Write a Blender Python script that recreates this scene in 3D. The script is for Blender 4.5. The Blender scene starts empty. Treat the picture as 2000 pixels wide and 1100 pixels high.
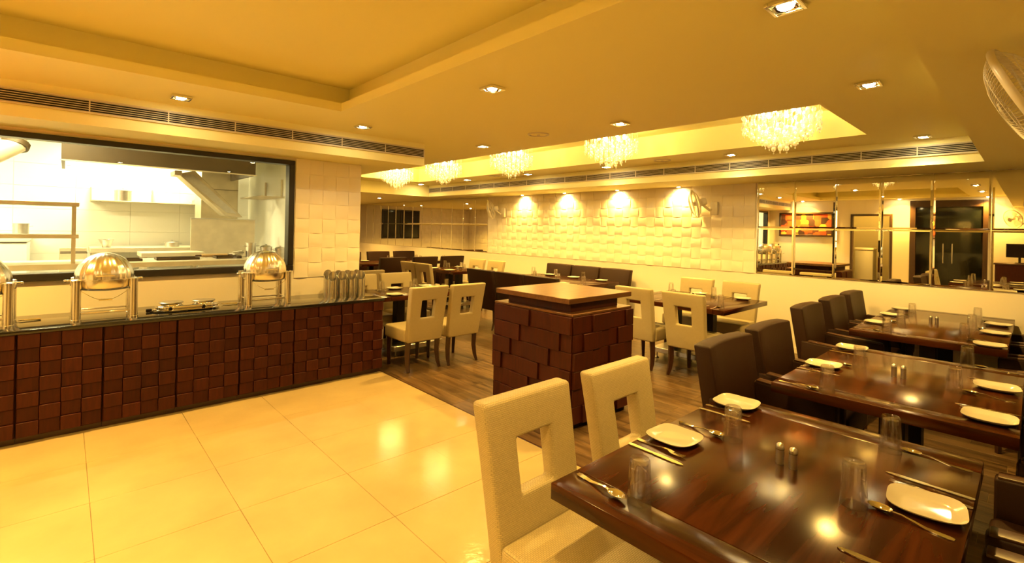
import bpy, bmesh, math, random
from mathutils import Vector, Matrix
random.seed(7)
PI = math.pi
sc = bpy.context.scene
COL = sc.collection

# ------------------------------------------------------------------ camera
def make_camera():
    yaw, roll, f = math.radians(47.232), math.radians(-1.1805), 943.75
    fwd = Vector((math.cos(yaw), math.sin(yaw), 0)); right = Vector((math.sin(yaw), -math.cos(yaw), 0)); down = fwd.cross(right)
    r = math.cos(roll) * right + math.sin(roll) * down
    d = -math.sin(roll) * right + math.cos(roll) * down
    cam = bpy.data.cameras.new('camera'); o = bpy.data.objects.new('camera', cam); COL.objects.link(o)
    m = Matrix.Identity(4)
    for i in range(3):
        m[i][0] = r[i]; m[i][1] = -d[i]; m[i][2] = -fwd[i]
    m[0][3], m[1][3], m[2][3] = 0, 0, 1.555
    o.matrix_world = m
    cam.sensor_width = 36; cam.lens = f / 2000 * 36; cam.shift_y = -(550 - 447.7) / 2000
    cam.clip_start = 0.02
    sc.camera = o
make_camera()

# ------------------------------------------------------------------ world, exposure, light colours
w = bpy.data.worlds.new('world'); sc.world = w; w.use_nodes = True
w.node_tree.nodes['Background'].inputs[0].default_value = (1, .62, .2, 1)
w.node_tree.nodes['Background'].inputs[1].default_value = 0.02
sc.view_settings.view_transform = 'Standard'; sc.view_settings.look = 'None'
sc.view_settings.exposure = 0.88; sc.view_settings.gamma = 1.0; sc.view_settings.use_curve_mapping = False
try:
    sc.cycles.use_denoising = True
    sc.cycles.caustics_reflective = False; sc.cycles.caustics_refractive = False
    sc.cycles.sample_clamp_indirect = 6.0
    sc.cycles.max_bounces = 7; sc.cycles.transparent_max_bounces = 16
except Exception:
    pass
WARM = (1.0, .58, .105)          # tungsten downlights and chandeliers as the photograph's white balance shows them
KITCHEN = (1.0, .86, .47)       # whiter kitchen tubes
SPOT_W, CHAND_W, SCALLOP_W, TUBE_W = 112.0, 19.0, 80.0, 320.0

# ------------------------------------------------------------------ materials
def nmat(name):
    m = bpy.data.materials.new(name); m.use_nodes = True
    return m, m.node_tree.nodes, m.node_tree.links, m.node_tree.nodes['Principled BSDF']
def N(nodes, t, **kw):
    n = nodes.new(t)
    for k, v in kw.items():
        if hasattr(n, k): setattr(n, k, v)
        else: n.inputs[k].default_value = v
    return n
def plain(name, col, rough=.5, metal=0.0, bump=0.0, scale=40.0, var=0.0, coat=0.0, spec=None, aniso=0.0):
    m, ns, ln, b = nmat(name)
    b.inputs['Base Color'].default_value = (*col, 1); b.inputs['Roughness'].default_value = rough; b.inputs['Metallic'].default_value = metal
    if coat: b.inputs['Coat Weight'].default_value = coat; b.inputs['Coat Roughness'].default_value = .08
    if spec is not None: b.inputs['Specular IOR Level'].default_value = spec
    if bump or var:
        tc = N(ns, 'ShaderNodeTexCoord'); nz = N(ns, 'ShaderNodeTexNoise'); nz.inputs['Scale'].default_value = scale; nz.inputs['Detail'].default_value = 5
        ln.new(tc.outputs['Object'], nz.inputs['Vector'])
        if bump:
            bp = N(ns, 'ShaderNodeBump'); bp.inputs['Strength'].default_value = bump; bp.inputs['Distance'].default_value = .01
            ln.new(nz.outputs['Fac'], bp.inputs['Height']); ln.new(bp.outputs['Normal'], b.inputs['Normal'])
        if var:
            cr = N(ns, 'ShaderNodeValToRGB')
            cr.color_ramp.elements[0].position = .3; cr.color_ramp.elements[1].position = .7
            cr.color_ramp.elements[0].color = (*[c * (1 - var) for c in col], 1); cr.color_ramp.elements[1].color = (*[min(1, c * (1 + var)) for c in col], 1)
            ln.new(nz.outputs['Fac'], cr.inputs['Fac']); ln.new(cr.outputs['Color'], b.inputs['Base Color'])
    return m
def wood(name, c0, c1, rough=.3, scale=6.0, stretch=(1, 12, 12), coat=.3, bump=.02, coords='Object', rnd=0.0):
    m, ns, ln, b = nmat(name)
    tc = N(ns, 'ShaderNodeTexCoord'); mp = N(ns, 'ShaderNodeMapping'); mp.inputs['Scale'].default_value = stretch
    ln.new(tc.outputs[coords], mp.inputs['Vector'])
    src = mp.outputs['Vector']
    if rnd:
        oi = N(ns, 'ShaderNodeObjectInfo'); ad = N(ns, 'ShaderNodeVectorMath', operation='ADD'); sc_ = N(ns, 'ShaderNodeVectorMath', operation='SCALE'); sc_.inputs['Scale'].default_value = 40
        ln.new(oi.outputs['Random'], sc_.inputs[0]); ln.new(src, ad.inputs[0]); ln.new(sc_.outputs[0], ad.inputs[1]); src = ad.outputs[0]
    nz = N(ns, 'ShaderNodeTexNoise'); nz.inputs['Scale'].default_value = scale; nz.inputs['Detail'].default_value = 7; nz.inputs['Distortion'].default_value = .6
    ln.new(src, nz.inputs['Vector'])
    cr = N(ns, 'ShaderNodeValToRGB'); cr.color_ramp.elements[0].position = .34; cr.color_ramp.elements[1].position = .68
    cr.color_ramp.elements[0].color = (*c0, 1); cr.color_ramp.elements[1].color = (*c1, 1)
    ln.new(nz.outputs['Fac'], cr.inputs['Fac'])
    col = cr.outputs['Color']
    if rnd:
        hs = N(ns, 'ShaderNodeHueSaturation'); mr = N(ns, 'ShaderNodeMapRange'); mr.inputs['To Min'].default_value = 1 - rnd; mr.inputs['To Max'].default_value = 1 + rnd
        ln.new(oi.outputs['Random'], mr.inputs['Value']); ln.new(mr.outputs['Result'], hs.inputs['Value']); ln.new(col, hs.inputs['Color']); col = hs.outputs['Color']
    ln.new(col, b.inputs['Base Color'])
    mr2 = N(ns, 'ShaderNodeMapRange'); mr2.inputs['To Min'].default_value = rough * .8; mr2.inputs['To Max'].default_value = rough * 1.25
    ln.new(nz.outputs['Fac'], mr2.inputs['Value']); ln.new(mr2.outputs['Result'], b.inputs['Roughness'])
    b.inputs['Coat Weight'].default_value = coat; b.inputs['Coat Roughness'].default_value = .12
    bp = N(ns, 'ShaderNodeBump'); bp.inputs['Strength'].default_value = bump * 5; bp.inputs['Distance'].default_value = .002
    ln.new(nz.outputs['Fac'], bp.inputs['Height']); ln.new(bp.outputs['Normal'], b.inputs['Normal'])
    return m
def weave(name, col, rough, cell, depth=.5, dark=.75):
    m, ns, ln, b = nmat(name)
    uv = N(ns, 'ShaderNodeTexCoord'); br = N(ns, 'ShaderNodeTexBrick')
    br.inputs['Scale'].default_value = 1.0; br.inputs['Brick Width'].default_value = cell; br.inputs['Row Height'].default_value = cell * .55
    br.inputs['Mortar Size'].default_value = cell * .055; br.inputs['Mortar Smooth'].default_value = .9
    br.inputs['Color1'].default_value = (*col, 1); br.inputs['Color2'].default_value = (*[c * .93 for c in col], 1); br.inputs['Mortar'].default_value = (*[c * dark for c in col], 1)
    ln.new(uv.outputs['UV'], br.inputs['Vector']); ln.new(br.outputs['Color'], b.inputs['Base Color'])
    inv = N(ns, 'ShaderNodeMath', operation='SUBTRACT'); inv.inputs[0].default_value = 1
    ln.new(br.outputs['Fac'], inv.inputs[1])
    bp = N(ns, 'ShaderNodeBump'); bp.inputs['Strength'].default_value = depth; bp.inputs['Distance'].default_value = .0015
    ln.new(inv.outputs[0], bp.inputs['Height']); ln.new(bp.outputs['Normal'], b.inputs['Normal'])
    b.inputs['Roughness'].default_value = rough
    return m
def thin_glass(name, tint=(1, 1, 1), refl=.12, rough=0.0, ior=1.45):
    m, ns, ln, b = nmat(name); ns.remove(b); out = ns['Material Output']
    tr = N(ns, 'ShaderNodeBsdfTransparent'); tr.inputs[0].default_value = (*tint, 1)
    gl = N(ns, 'ShaderNodeBsdfGlossy'); gl.inputs['Roughness'].default_value = rough
    lw = N(ns, 'ShaderNodeLayerWeight'); pw = N(ns, 'ShaderNodeMath', operation='POWER'); pw.inputs[1].default_value = 5.0
    ln.new(lw.outputs['Facing'], pw.inputs[0])
    ad = N(ns, 'ShaderNodeMath', operation='MULTIPLY_ADD'); ad.inputs[1].default_value = .7; ad.inputs[2].default_value = refl; ad.use_clamp = True
    ln.new(pw.outputs[0], ad.inputs[0])
    mx = N(ns, 'ShaderNodeMixShader'); ln.new(ad.outputs[0], mx.inputs[0]); ln.new(tr.outputs[0], mx.inputs[1]); ln.new(gl.outputs[0], mx.inputs[2])
    ln.new(mx.outputs[0], out.inputs['Surface'])
    return m
def emit(name, col, s):
    m, ns, ln, b = nmat(name); b.inputs['Base Color'].default_value = (0, 0, 0, 1); b.inputs['Emission Color'].default_value = (*col, 1); b.inputs['Emission Strength'].default_value = s
    return m
def crystal(name):
    m, ns, ln, b = nmat(name); ns.remove(b); out = ns['Material Output']
    tl = N(ns, 'ShaderNodeBsdfTranslucent'); tl.inputs[0].default_value = (.95, .95, .95, 1)
    df = N(ns, 'ShaderNodeBsdfDiffuse'); df.inputs[0].default_value = (.9, .9, .9, 1)
    gl = N(ns, 'ShaderNodeBsdfGlossy'); gl.inputs['Roughness'].default_value = .12
    tr = N(ns, 'ShaderNodeBsdfTransparent')
    m1 = N(ns, 'ShaderNodeMixShader'); m1.inputs[0].default_value = .4; ln.new(tl.outputs[0], m1.inputs[1]); ln.new(df.outputs[0], m1.inputs[2])
    m2 = N(ns, 'ShaderNodeMixShader'); m2.inputs[0].default_value = .35; ln.new(m1.outputs[0], m2.inputs[1]); ln.new(tr.outputs[0], m2.inputs[2])
    m3 = N(ns, 'ShaderNodeMixShader'); m3.inputs[0].default_value = .2; ln.new(m2.outputs[0], m3.inputs[1]); ln.new(gl.outputs[0], m3.inputs[2])
    ln.new(m3.outputs[0], out.inputs['Surface'])
    return m
def tile_mat(name):
    m, ns, ln, b = nmat(name)
    tc = N(ns, 'ShaderNodeTexCoord'); g = N(ns, 'ShaderNodeNewGeometry')
    n1 = N(ns, 'ShaderNodeTexNoise'); n1.inputs['Scale'].default_value = 2.2; n1.inputs['Detail'].default_value = 6
    n2 = N(ns, 'ShaderNodeTexNoise'); n2.inputs['Scale'].default_value = 34; n2.inputs['Detail'].default_value = 4
    ln.new(g.outputs['Position'], n1.inputs['Vector']); ln.new(g.outputs['Position'], n2.inputs['Vector'])
    cr = N(ns, 'ShaderNodeValToRGB'); cr.color_ramp.elements[0].position = .3; cr.color_ramp.elements[1].position = .75
    cr.color_ramp.elements[0].color = (.36, .275, .145, 1); cr.color_ramp.elements[1].color = (.44, .345, .185, 1)
    ln.new(n1.outputs['Fac'], cr.inputs['Fac']); ln.new(cr.outputs['Color'], b.inputs['Base Color'])
    b.inputs['Roughness'].default_value = .13; b.inputs['Specular IOR Level'].default_value = .13
    bp = N(ns, 'ShaderNodeBump'); bp.inputs['Strength'].default_value = .22; bp.inputs['Distance'].default_value = .003
    ln.new(n2.outputs['Fac'], bp.inputs['Height']); ln.new(bp.outputs['Normal'], b.inputs['Normal'])
    return m
def painting_mat():
    m, ns, ln, b = nmat('abstract_canvas')
    tc = N(ns, 'ShaderNodeTexCoord'); sep = N(ns, 'ShaderNodeSeparateXYZ'); nz = N(ns, 'ShaderNodeTexNoise'); nz.inputs['Scale'].default_value = 9
    mp = N(ns, 'ShaderNodeMapping'); mp.inputs['Scale'].default_value = (2.6, 2.6, 2.6)
    vo = N(ns, 'ShaderNodeTexVoronoi', distance='CHEBYCHEV'); vo.inputs['Scale'].default_value = 2.2; vo.inputs['Randomness'].default_value = .7
    ln.new(tc.outputs['Object'], mp.inputs['Vector']); ln.new(mp.outputs['Vector'], vo.inputs['Vector'])
    s2 = N(ns, 'ShaderNodeSeparateColor'); ln.new(vo.outputs['Color'], s2.inputs[0])
    cr = N(ns, 'ShaderNodeValToRGB'); cr.color_ramp.interpolation = 'CONSTANT'
    els = cr.color_ramp.elements; els[0].color = (.05, .02, .012, 1); els[0].position = 0
    els[1].color = (.85, .12, .03, 1); els[1].position = .28
    for p, c in ((.5, (.9, .5, .08, 1)), (.66, (.75, .08, .02, 1)), (.82, (.12, .04, .02, 1))):
        e = els.new(p); e.color = c
    ln.new(s2.outputs[0], cr.inputs['Fac']); ln.new(cr.outputs['Color'], b.inputs['Base Color']); b.inputs['Roughness'].default_value = .5
    return m

M = {}
M['wall'] = plain('cream_wall_paint', (.80, .74, .63), .55, bump=.03, scale=90)
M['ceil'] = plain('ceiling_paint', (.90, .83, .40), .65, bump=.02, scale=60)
M['wave'] = plain('wave_panel_plaster', (.82, .76, .65), .5, bump=.02, scale=120)
M['tile'] = tile_mat('cream_vitrified_tile')
M['grout'] = plain('tile_grout', (.34, .265, .145), .8)
M['plank'] = wood('laminate_plank', (.058, .032, .014), (.16, .095, .045), .32, 3.0, (9, .8, 9), .15, .01, 'Object', .22)
M['subfloor'] = plain('subfloor', (.05, .03, .015), .8)
M['table'] = wood('walnut_table', (.018, .0043, .0008), (.060, .0146, .0028), .17, 1.6, (.8, 11, 11), .0, .0, 'Object')
M['table_end'] = wood('walnut_table_end', (.017, .0041, .0008), (.056, .0137, .0026), .17, 1.6, (11, .8, 11), .0, .0, 'Object')
M['redwood'] = wood('mahogany_veneer', (.034, .0055, .0018), (.056, .0095, .003), .5, 4, (14, 14, 1.4), 0, .004, 'Object', .12)
M['redwood'].node_tree.nodes['Principled BSDF'].inputs['Specular IOR Level'].default_value = .22
M['podtop'] = wood('podium_laminate', (.10, .042, .016), (.15, .068, .027), .3, 3, (1.5, 12, 12), .2, .006)
for k_ in ('table', 'table_end'): M[k_].node_tree.nodes['Principled BSDF'].inputs['Specular IOR Level'].default_value = .16
M['darkwood'] = plain('dark_stained_wood', (.05, .018, .008), .35, coat=.2)
M['legwood'] = wood('chair_leg_wood', (.022, .0055, .0018), (.042, .011, .004), .35, 5, (12, 12, 1.5), .2)
M['granite'] = plain('black_granite', (.012, .011, .010), .09, var=.5, scale=220, coat=.3)
M['cream'] = weave('cream_woven_leatherette', (.49, .405, .235), .40, .0125, .9, .6)
M['creamsmooth'] = plain('cream_leatherette', (.70, .58, .36), .45, bump=.05, scale=150)
M['brown'] = weave('brown_woven_fabric', (.021, .0065, .0017), .5, .008, .35, .6)
M['brown'].node_tree.nodes['Principled BSDF'].inputs['Specular IOR Level'].default_value = .2
M['brownpip'] = plain('brown_piping', (.05, .02, .008), .4)
M['black'] = plain('black_powder_coat', (.010, .006, .003), .5, spec=.2)
M['frame'] = plain('black_window_frame', (.010, .007, .005), .4)
M['steel'] = plain('brushed_steel', (.62, .60, .56), .3, 1.0, var=.06, scale=30)
M['chrome'] = plain('polished_chrome', (.85, .84, .80), .06, 1.0)
M['satin'] = plain('satin_steel_dome', (.78, .74, .66), .23, 1.0)
M['mirror'] = plain('mirror_glass', (.88, .87, .76), .012, 1.0)
M['strip'] = plain('mirror_bevel_strip', (.92, .90, .82), .05, 1.0)
M['glass'] = thin_glass('tumbler_glass', (1, 1, 1), .02, .0)
def add_glass(m, fac):
    ns, ln = m.node_tree.nodes, m.node_tree.links
    out = ns['Material Output']; src = out.inputs['Surface'].links[0].from_socket
    g = N(ns, 'ShaderNodeBsdfGlass'); g.inputs['IOR'].default_value = 1.47; g.inputs['Roughness'].default_value = 0
    mx = N(ns, 'ShaderNodeMixShader'); mx.inputs[0].default_value = fac; ln.new(src, mx.inputs[1]); ln.new(g.outputs[0], mx.inputs[2]); ln.new(mx.outputs[0], out.inputs['Surface'])
add_glass(M['glass'], .3)
M['pane'] = thin_glass('window_glass', (.97, .98, .96), .02)
M['china'] = plain('white_china', (.49, .455, .39), .12, coat=.4)
M['crystal'] = crystal('chandelier_crystal')
M['thread'] = plain('clear_thread', (.8, .78, .7), .4)
M['lamp'] = emit('halogen_lamp', (1, .80, .42), 150)
M['bulb'] = emit('chandelier_bulb', (1, .84, .5), 60)
M['tube'] = emit('kitchen_tube', (1, .92, .68), 14)
M['white'] = plain('white_plastic', (.74, .70, .60), .35)
M['grille'] = plain('cream_grille_metal', (.62, .55, .40), .4)
M['ventdark'] = plain('vent_shadow_liner', (.012, .009, .006), .8)
M['kwall'] = plain('kitchen_tile_wall', (.86, .84, .74), .35)
M['ksteel'] = plain('kitchen_steel', (.62, .54, .38), .4, .4, var=.1, scale=8)
M['hood'] = plain('hood_steel', (.075, .05, .022), .45, .3, var=.12, scale=5)
M['fridge'] = plain('white_enamel', (.78, .76, .66), .3)
M['frost'] = thin_glass('milky_fan_plastic', (.92, .88, .78), .25, .3)
M['doorglass'] = plain('dark_night_glass', (.006, .007, .006), .05)
M['doorwood'] = plain('dark_door_wood', (.045, .020, .010), .4)
M['grey'] = plain('grey_enamel', (.42, .40, .34), .4)
M['paint'] = painting_mat()
M['leaf'] = plain('plant_leaf', (.03, .075, .015), .45)
M['pot'] = plain('clay_pot', (.16, .06, .025), .6)
M['red'] = emit('red_display', (1, .05, .02), 4)
M['paper'] = plain('paper', (.75, .70, .55), .7)

# ------------------------------------------------------------------ mesh builder
class B:
    def __init__(s): s.bm = bmesh.new()
    def _bev(s, vs, bev, seg):
        if bev:
            es = list({e for v in vs for e in v.link_edges})
            bmesh.ops.bevel(s.bm, geom=es, offset=bev, segments=seg, affect='EDGES', profile=.5, clamp_overlap=True)
    def box(s, x0, x1, y0, y1, z0, z1, bev=0, seg=2):
        vs = bmesh.ops.create_cube(s.bm, size=1)['verts']
        for v in vs: v.co = Vector((x0 if v.co.x < 0 else x1, y0 if v.co.y < 0 else y1, z0 if v.co.z < 0 else z1))
        s._bev(vs, bev, seg); return s
    def hexa(s, bot, top, bev=0, seg=2):
        vs = [s.bm.verts.new(p) for p in list(bot) + list(top)]
        for f in ((3, 2, 1, 0), (4, 5, 6, 7), (0, 1, 5, 4), (1, 2, 6, 5), (2, 3, 7, 6), (3, 0, 4, 7)): s.bm.faces.new([vs[i] for i in f])
        s._bev(vs, bev, seg); return s
    def lathe(s, prof, n=24, c=(0, 0, 0), axis='Z', close=False):
        rings = []
        for r, z in prof:
            ring = []
            for i in range(n if r > 1e-6 else 1):
                a = 2 * PI * i / n; p = Vector((r * math.cos(a), r * math.sin(a), z))
                if axis == 'X': p = Vector((p.z, p.x, p.y))
                if axis == 'Y': p = Vector((p.y, p.z, p.x))
                ring.append(s.bm.verts.new(p + Vector(c)))
            rings.append(ring)
        pairs = list(zip(rings, rings[1:])) + ([(rings[-1], rings[0])] if close else [])
        for A, Bn in pairs:
            for i in range(n):
                j = (i + 1) % n
                q = [A[i % len(A)], A[j % len(A)], Bn[j % len(Bn)], Bn[i % len(Bn)]]
                u = []
                for v in q:
                    if v not in u: u.append(v)
                if len(u) > 2:
                    try: s.bm.faces.new(u)
                    except ValueError: pass
        return s
    def tube(s, pts, r, n=8, cap=True):
        pts = [Vector(p) for p in pts]; rs = r if isinstance(r, (list, tuple)) else [r] * len(pts)
        prev = None; rings = []; up = None
        for i, p in enumerate(pts):
            t = (pts[min(i + 1, len(pts) - 1)] - pts[max(i - 1, 0)]).normalized()
            if up is None:
                up = Vector((0, 0, 1)) if abs(t.z) < .9 else Vector((1, 0, 0))
            a = t.cross(up)
            if a.length < 1e-5: a = t.cross(Vector((0, 1, 0)))
            a.normalize(); b = a.cross(t).normalized(); up = b
            rings.append([s.bm.verts.new(p + (a * math.cos(2 * PI * k / n) + b * math.sin(2 * PI * k / n)) * rs[i]) for k in range(n)])
        for A, Bn in zip(rings, rings[1:]):
            for k in range(n): s.bm.faces.new([A[k], A[(k + 1) % n], Bn[(k + 1) % n], Bn[k]])
        if cap and n > 2:
            s.bm.faces.new(rings[0][::-1]); s.bm.faces.new(rings[-1])
        return s
    def prism(s, poly, z0, z1, bev=0, seg=2):
        a = [s.bm.verts.new((x, y, z0)) for x, y in poly]; b = [s.bm.verts.new((x, y, z1)) for x, y in poly]
        s.bm.faces.new(a[::-1]); s.bm.faces.new(b); n = len(poly)
        for i in range(n): s.bm.faces.new([a[i], a[(i + 1) % n], b[(i + 1) % n], b[i]])
        s._bev(a + b, bev, seg); return s
    def sphere(s, c, r, u=10, v=6):
        rr = r if isinstance(r, (tuple, list)) else (r, r, r)
        vs = bmesh.ops.create_uvsphere(s.bm, u_segments=u, v_segments=v, radius=1)['verts']
        for q in vs: q.co = Vector((q.co.x * rr[0] + c[0], q.co.y * rr[1] + c[1], q.co.z * rr[2] + c[2]))
        return s
    def warp(s, fn):
        for v in s.bm.verts: v.co = Vector(fn(v.co.copy()))
        return s
    def mesh(s, name, mat, ang=38):
        bm = s.bm
        bmesh.ops.recalc_face_normals(bm, faces=bm.faces)
        uvl = bm.loops.layers.uv.new('UVMap')
        for f in bm.faces:
            f.smooth = True; n = f.normal; ax = max(range(3), key=lambda i: abs(n[i]))
            for l in f.loops:
                c = l.vert.co
                l[uvl].uv = (c.y, c.z) if ax == 0 else ((c.x, c.z) if ax == 1 else (c.x, c.y))
        lim = math.radians(ang)
        for e in bm.edges:
            if len(e.link_faces) == 2 and e.calc_face_angle(0) > lim: e.smooth = False
        me = bpy.data.meshes.new(name); bm.to_mesh(me); bm.free()
        if mat: me.materials.append(mat if not isinstance(mat, str) else M[mat])
        return me

def link(name, data, parent=None, loc=(0, 0, 0), rot=(0, 0, 0)):
    o = bpy.data.objects.new(name, data); COL.objects.link(o); o.location = loc; o.rotation_euler = rot
    if parent: o.parent = parent
    return o
def part(name, b, mat, parent, loc=(0, 0, 0), rot=(0, 0, 0), ang=38):
    return link(name, b.mesh(name, mat, ang) if isinstance(b, B) else b, parent, loc, rot)
def tag(o, label, cat, group=None, kind=None):
    o['label'] = label; o['category'] = cat
    if group: o['group'] = group
    if kind: o['kind'] = kind
    return o
def thing(name, label, cat, loc=(0, 0, 0), rz=0, group=None):
    return tag(link(name, None, None, loc, (0, 0, rz)), label, cat, group)
def struct(name, b, mat, label=None, cat=None):
    o = link(name, b.mesh(name, mat)); o['kind'] = 'structure'
    if label: o['label'] = label
    if cat: o['category'] = cat
    return o
def dup(root, loc, rz, label, group=None):
    def rec(o, par):
        c = o.copy(); COL.objects.link(c); c.parent = par
        for ch in o.children: rec(ch, c)
        return c
    r = rec(root, None); r.location = loc; r.rotation_euler = (0, 0, rz); r['label'] = label
    if group: r['group'] = group
    return r

# ------------------------------------------------------------------ dimensions (metres; camera stands at x=0, y=0)
XB, XR, YK, YE, YR, XP = 7.06, -1.35, 5.38, 15.0, -0.95, 2.54   # back wall, rear wall, kitchen wall, end wall, right wall, partition
HC, HS = 2.52, 2.268                                             # ceiling, soffit underside
XBS, YKS, XKE, YBM, YLS = 6.2, 4.82, 3.05, 0.32, 9.57            # soffit faces, end of kitchen soffit, beam edge, far soffit
TOP = 2.82
COUNTER_H, COUNTER_Y = .795, 4.71

# ------------------------------------------------------------------ room shell
def shell():
    # floor slab under everything
    fl = struct('floor', B().box(XR - .2, XB + .2, YR - .2, YE + .2, -.12, -.004), 'grout', 'cream tile and dark laminate floor of the restaurant', 'floor')
    # cream tiles 0.6 m
    me = B().box(-.299, .299, -.299, .299, -.008, 0, .0015, 1).mesh('tile', 'tile')
    half = {}
    for i in range(-3, 4):
        for j in range(-7, 5):
            x0, x1 = .123 + .6 * i, .723 + .6 * i; y0, y1 = 2.908 + .6 * j, 3.508 + .6 * j
            if x0 >= 2.5 or x1 < XR or y1 < YR or y0 > 4.9: continue
            x0c, x1c, y0c, y1c = max(x0, XR), min(x1, 2.515), max(y0, YR), min(y1, YK)
            if abs(x1c - x0c - .6) < .012 and abs(y1c - y0c - .6) < .012: link('floor_tile', me, fl, ((x0c + x1c) / 2, (y0c + y1c) / 2, 0))
            else: link('floor_tile', B().box(x0c + .001, x1c - .001, y0c + .001, y1c - .001, -.008, 0, .0015, 1).mesh('tile', 'tile'), fl)
    # laminate planks: width .15, length 1.2, along y
    pl = B().box(-.0745, .0745, -.5985, .5985, -.008, 0, .001, 1).mesh('plank', 'plank')
    rest = B(); n = 0
    cols = int((XB - 2.52) / .15) + 1
    for c in range(cols):
        x = 2.525 + .15 * c + .075
        off = random.random() * 1.2
        y = YR - off
        while y < YE:
            yc = y + .6
            near = (yc < 8.4 and n < 290) and x < XB - .05
            a, b_ = max(y, YR), min(y + 1.2, YE)
            x1 = min(x + .0745, XB)
            if near and a == y and b_ == y + 1.2 and x1 == x + .0745:
                link('plank', pl, fl, (x, yc, 0)); n += 1
            elif b_ - a > .01: rest.box(x - .0745, x1, a + .0015, b_ - .0015, -.008, 0)
            y += 1.2
    o = part('plank', rest, 'plank', fl); o['kind'] = 'stuff'
    part('threshold_strip', B().box(2.509, 2.523, YR, YK, -.006, .003, .001, 1), 'darkwood', fl)

    # walls
    wk = B()
    wk.box(XR, 1.79, YK, YK + .12, 0, 1.065).box(XR, 1.79, YK, YK + .12, 2.235, TOP).box(1.79, XP, YK, YK + .12, 0, TOP).box(XR, -1.15, YK, YK + .12, 1.065, 2.235)
    wallk = struct('wall_kitchen', wk, 'wall', 'cream wall with kitchen window behind the buffet counter', 'wall')
    wallp = struct('wall_partition', B().box(XP - .12, XP, YK + .12, YE, 0, TOP), 'wave', 'cream partition wall at kitchen end', 'wall')
    wallb = struct('wall_back', B().box(XB, XB + .12, YR, YE, 0, TOP), 'wall', 'cream back wall with mirrors and wave panels', 'wall')
    wr = B()
    wr.box(XR - .12, XR, YR, .69, 0, TOP).box(XR - .12, XR, 2.11, 2.45, 0, TOP).box(XR - .12, XR, 3.35, YK + .1, 0, TOP).box(XR - .12, XR, 2.45, 3.35, 2.14, TOP).box(XR - .12, XR, .69, 2.11, 2.46, TOP)
    struct('wall_rear', wr, 'wall', 'cream rear wall seen only in the mirrors', 'wall')
    struct('wall_right', B().box(XR, XB, YR - .12, YR, 0, TOP), 'wall', 'cream wall at the right of the tables', 'wall')
    walle = struct('wall_end', B().box(XP, XB, YE, YE + .12, 0, TOP), 'wall', 'far end wall seen in the left mirrors', 'wall')
    # wave tiles
    T, NX, NZ = .1575, 37, 8
    def wave(horizontal):
        b = B(); n = 8; w = T * .498; A = .0075
        def hgt(t): return .006 + A * (1 - t * t)
        grid = []
        for i in range(n + 1):
            t = -1 + 2 * i / n; h = hgt(t)
            row = []
            for sgn in (-1, 1):
                u, v = (t * w, sgn * w) if horizontal else (sgn * w, t * w)
                row.append((b.bm.verts.new((-h, u, v)), b.bm.verts.new((0, u, v))))
            grid.append(row)
        for i in range(n):
            a, c = grid[i], grid[i + 1]
            b.bm.faces.new([a[0][0], c[0][0], c[1][0], a[1][0]])
            for k in (0, 1): b.bm.faces.new([a[k][0], c[k][0], c[k][1], a[k][1]])
        for i in (0, n): b.bm.faces.new([grid[i][0][0], grid[i][1][0], grid[i][1][1], grid[i][0][1]])
        return b.mesh('wave_tile', 'wave')
    wm = [wave(True), wave(False)]
    y0, z0 = 2.64, 1.012; wy = (8.42 - y0) / NX
    for i in range(NX):
        for k in range(NZ):
            o = link('wave_tile', wm[(i + k) % 2], wallb, (XB, y0 + wy * (i + .5), z0 + T * (k + .5)))
            o.scale = (1, wy / T, 1)
    wx = (XP - 1.805) / 5
    for i in range(5):
        for k in range(8):
            o = link('wave_tile', wm[(i + k) % 2], wallk, (1.805 + wx * (i + .5), YK, .985 + .16 * (k + .5)), (0, 0, PI / 2))
            o.scale = (1, wx / T, .16 / T)
    for i in range(8):       # partition wall tiles seen in the left mirrors
        for k in range(8):
            link('wave_tile', wm[(i + k) % 2], wallp, (XP, 13.7 + T * (i + .5), 1.0 + T * (k + .5)), (0, 0, PI))

    for i in range(13):
        for k in range(8):
            link('wave_tile', wm[(i + k) % 2], walle, (2.62 + T * (i + .5), YE, 1.0 + T * (k + .5)), (0, 0, PI / 2))
    # ceiling with two trays
    tm = (-1.0, 1.70, 1.0, 3.99); tc = (4.07, 5.55, 1.09, 8.98)
    b = B()
    xs = sorted({XR, tm[0], tm[1], tc[0], tc[1], XB}); ys = sorted({YR, tm[2], tm[3], tc[2], tc[3], YK, YE})
    for xa, xb in zip(xs, xs[1:]):
        for ya, yb in zip(ys, ys[1:]):
            cx, cy = (xa + xb) / 2, (ya + yb) / 2
            if any(t[0] < cx < t[1] and t[2] < cy < t[3] for t in (tm, tc)): continue
            if cx < XP and cy > YK: continue
            b.box(xa, xb, ya, yb, HC, HC + .07)
    d = .12
    def tray(t, d, ztop):
        x0, x1, ya, yb = t[0] - d, t[1] + d, t[2] - d, t[3] + d
        b.box(x0 - .02, x1 + .02, ya - .02, yb + .02, ztop, ztop + .02)
        for q in ((x0 - .02, x0, ya, yb), (x1, x1 + .02, ya, yb), (x0, x1, ya - .02, ya), (x0, x1, yb, yb + .02)): b.box(*q, HC + .07, ztop)
    tray(tm, d, 2.75); tray(tc, 0, 2.80)
    struct('ceiling', b, 'ceil', 'plain ceiling with a square tray and a long chandelier tray', 'ceiling')
    # dropped parts
    struct('trim_1', B().box(XR, XKE, YKS, YK, HS, HC), 'ceil', 'boxed air duct soffit above the buffet', 'soffit')
    struct('trim_2', B().box(XBS, XB, YBM, YLS, HS, HC), 'ceil', 'boxed air duct soffit along the back wall', 'soffit')
    struct('trim_3', B().box(XR, XB, YR, YBM, HS, HC), 'ceil', 'low dropped ceiling beam over the camera side', 'beam')
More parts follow.
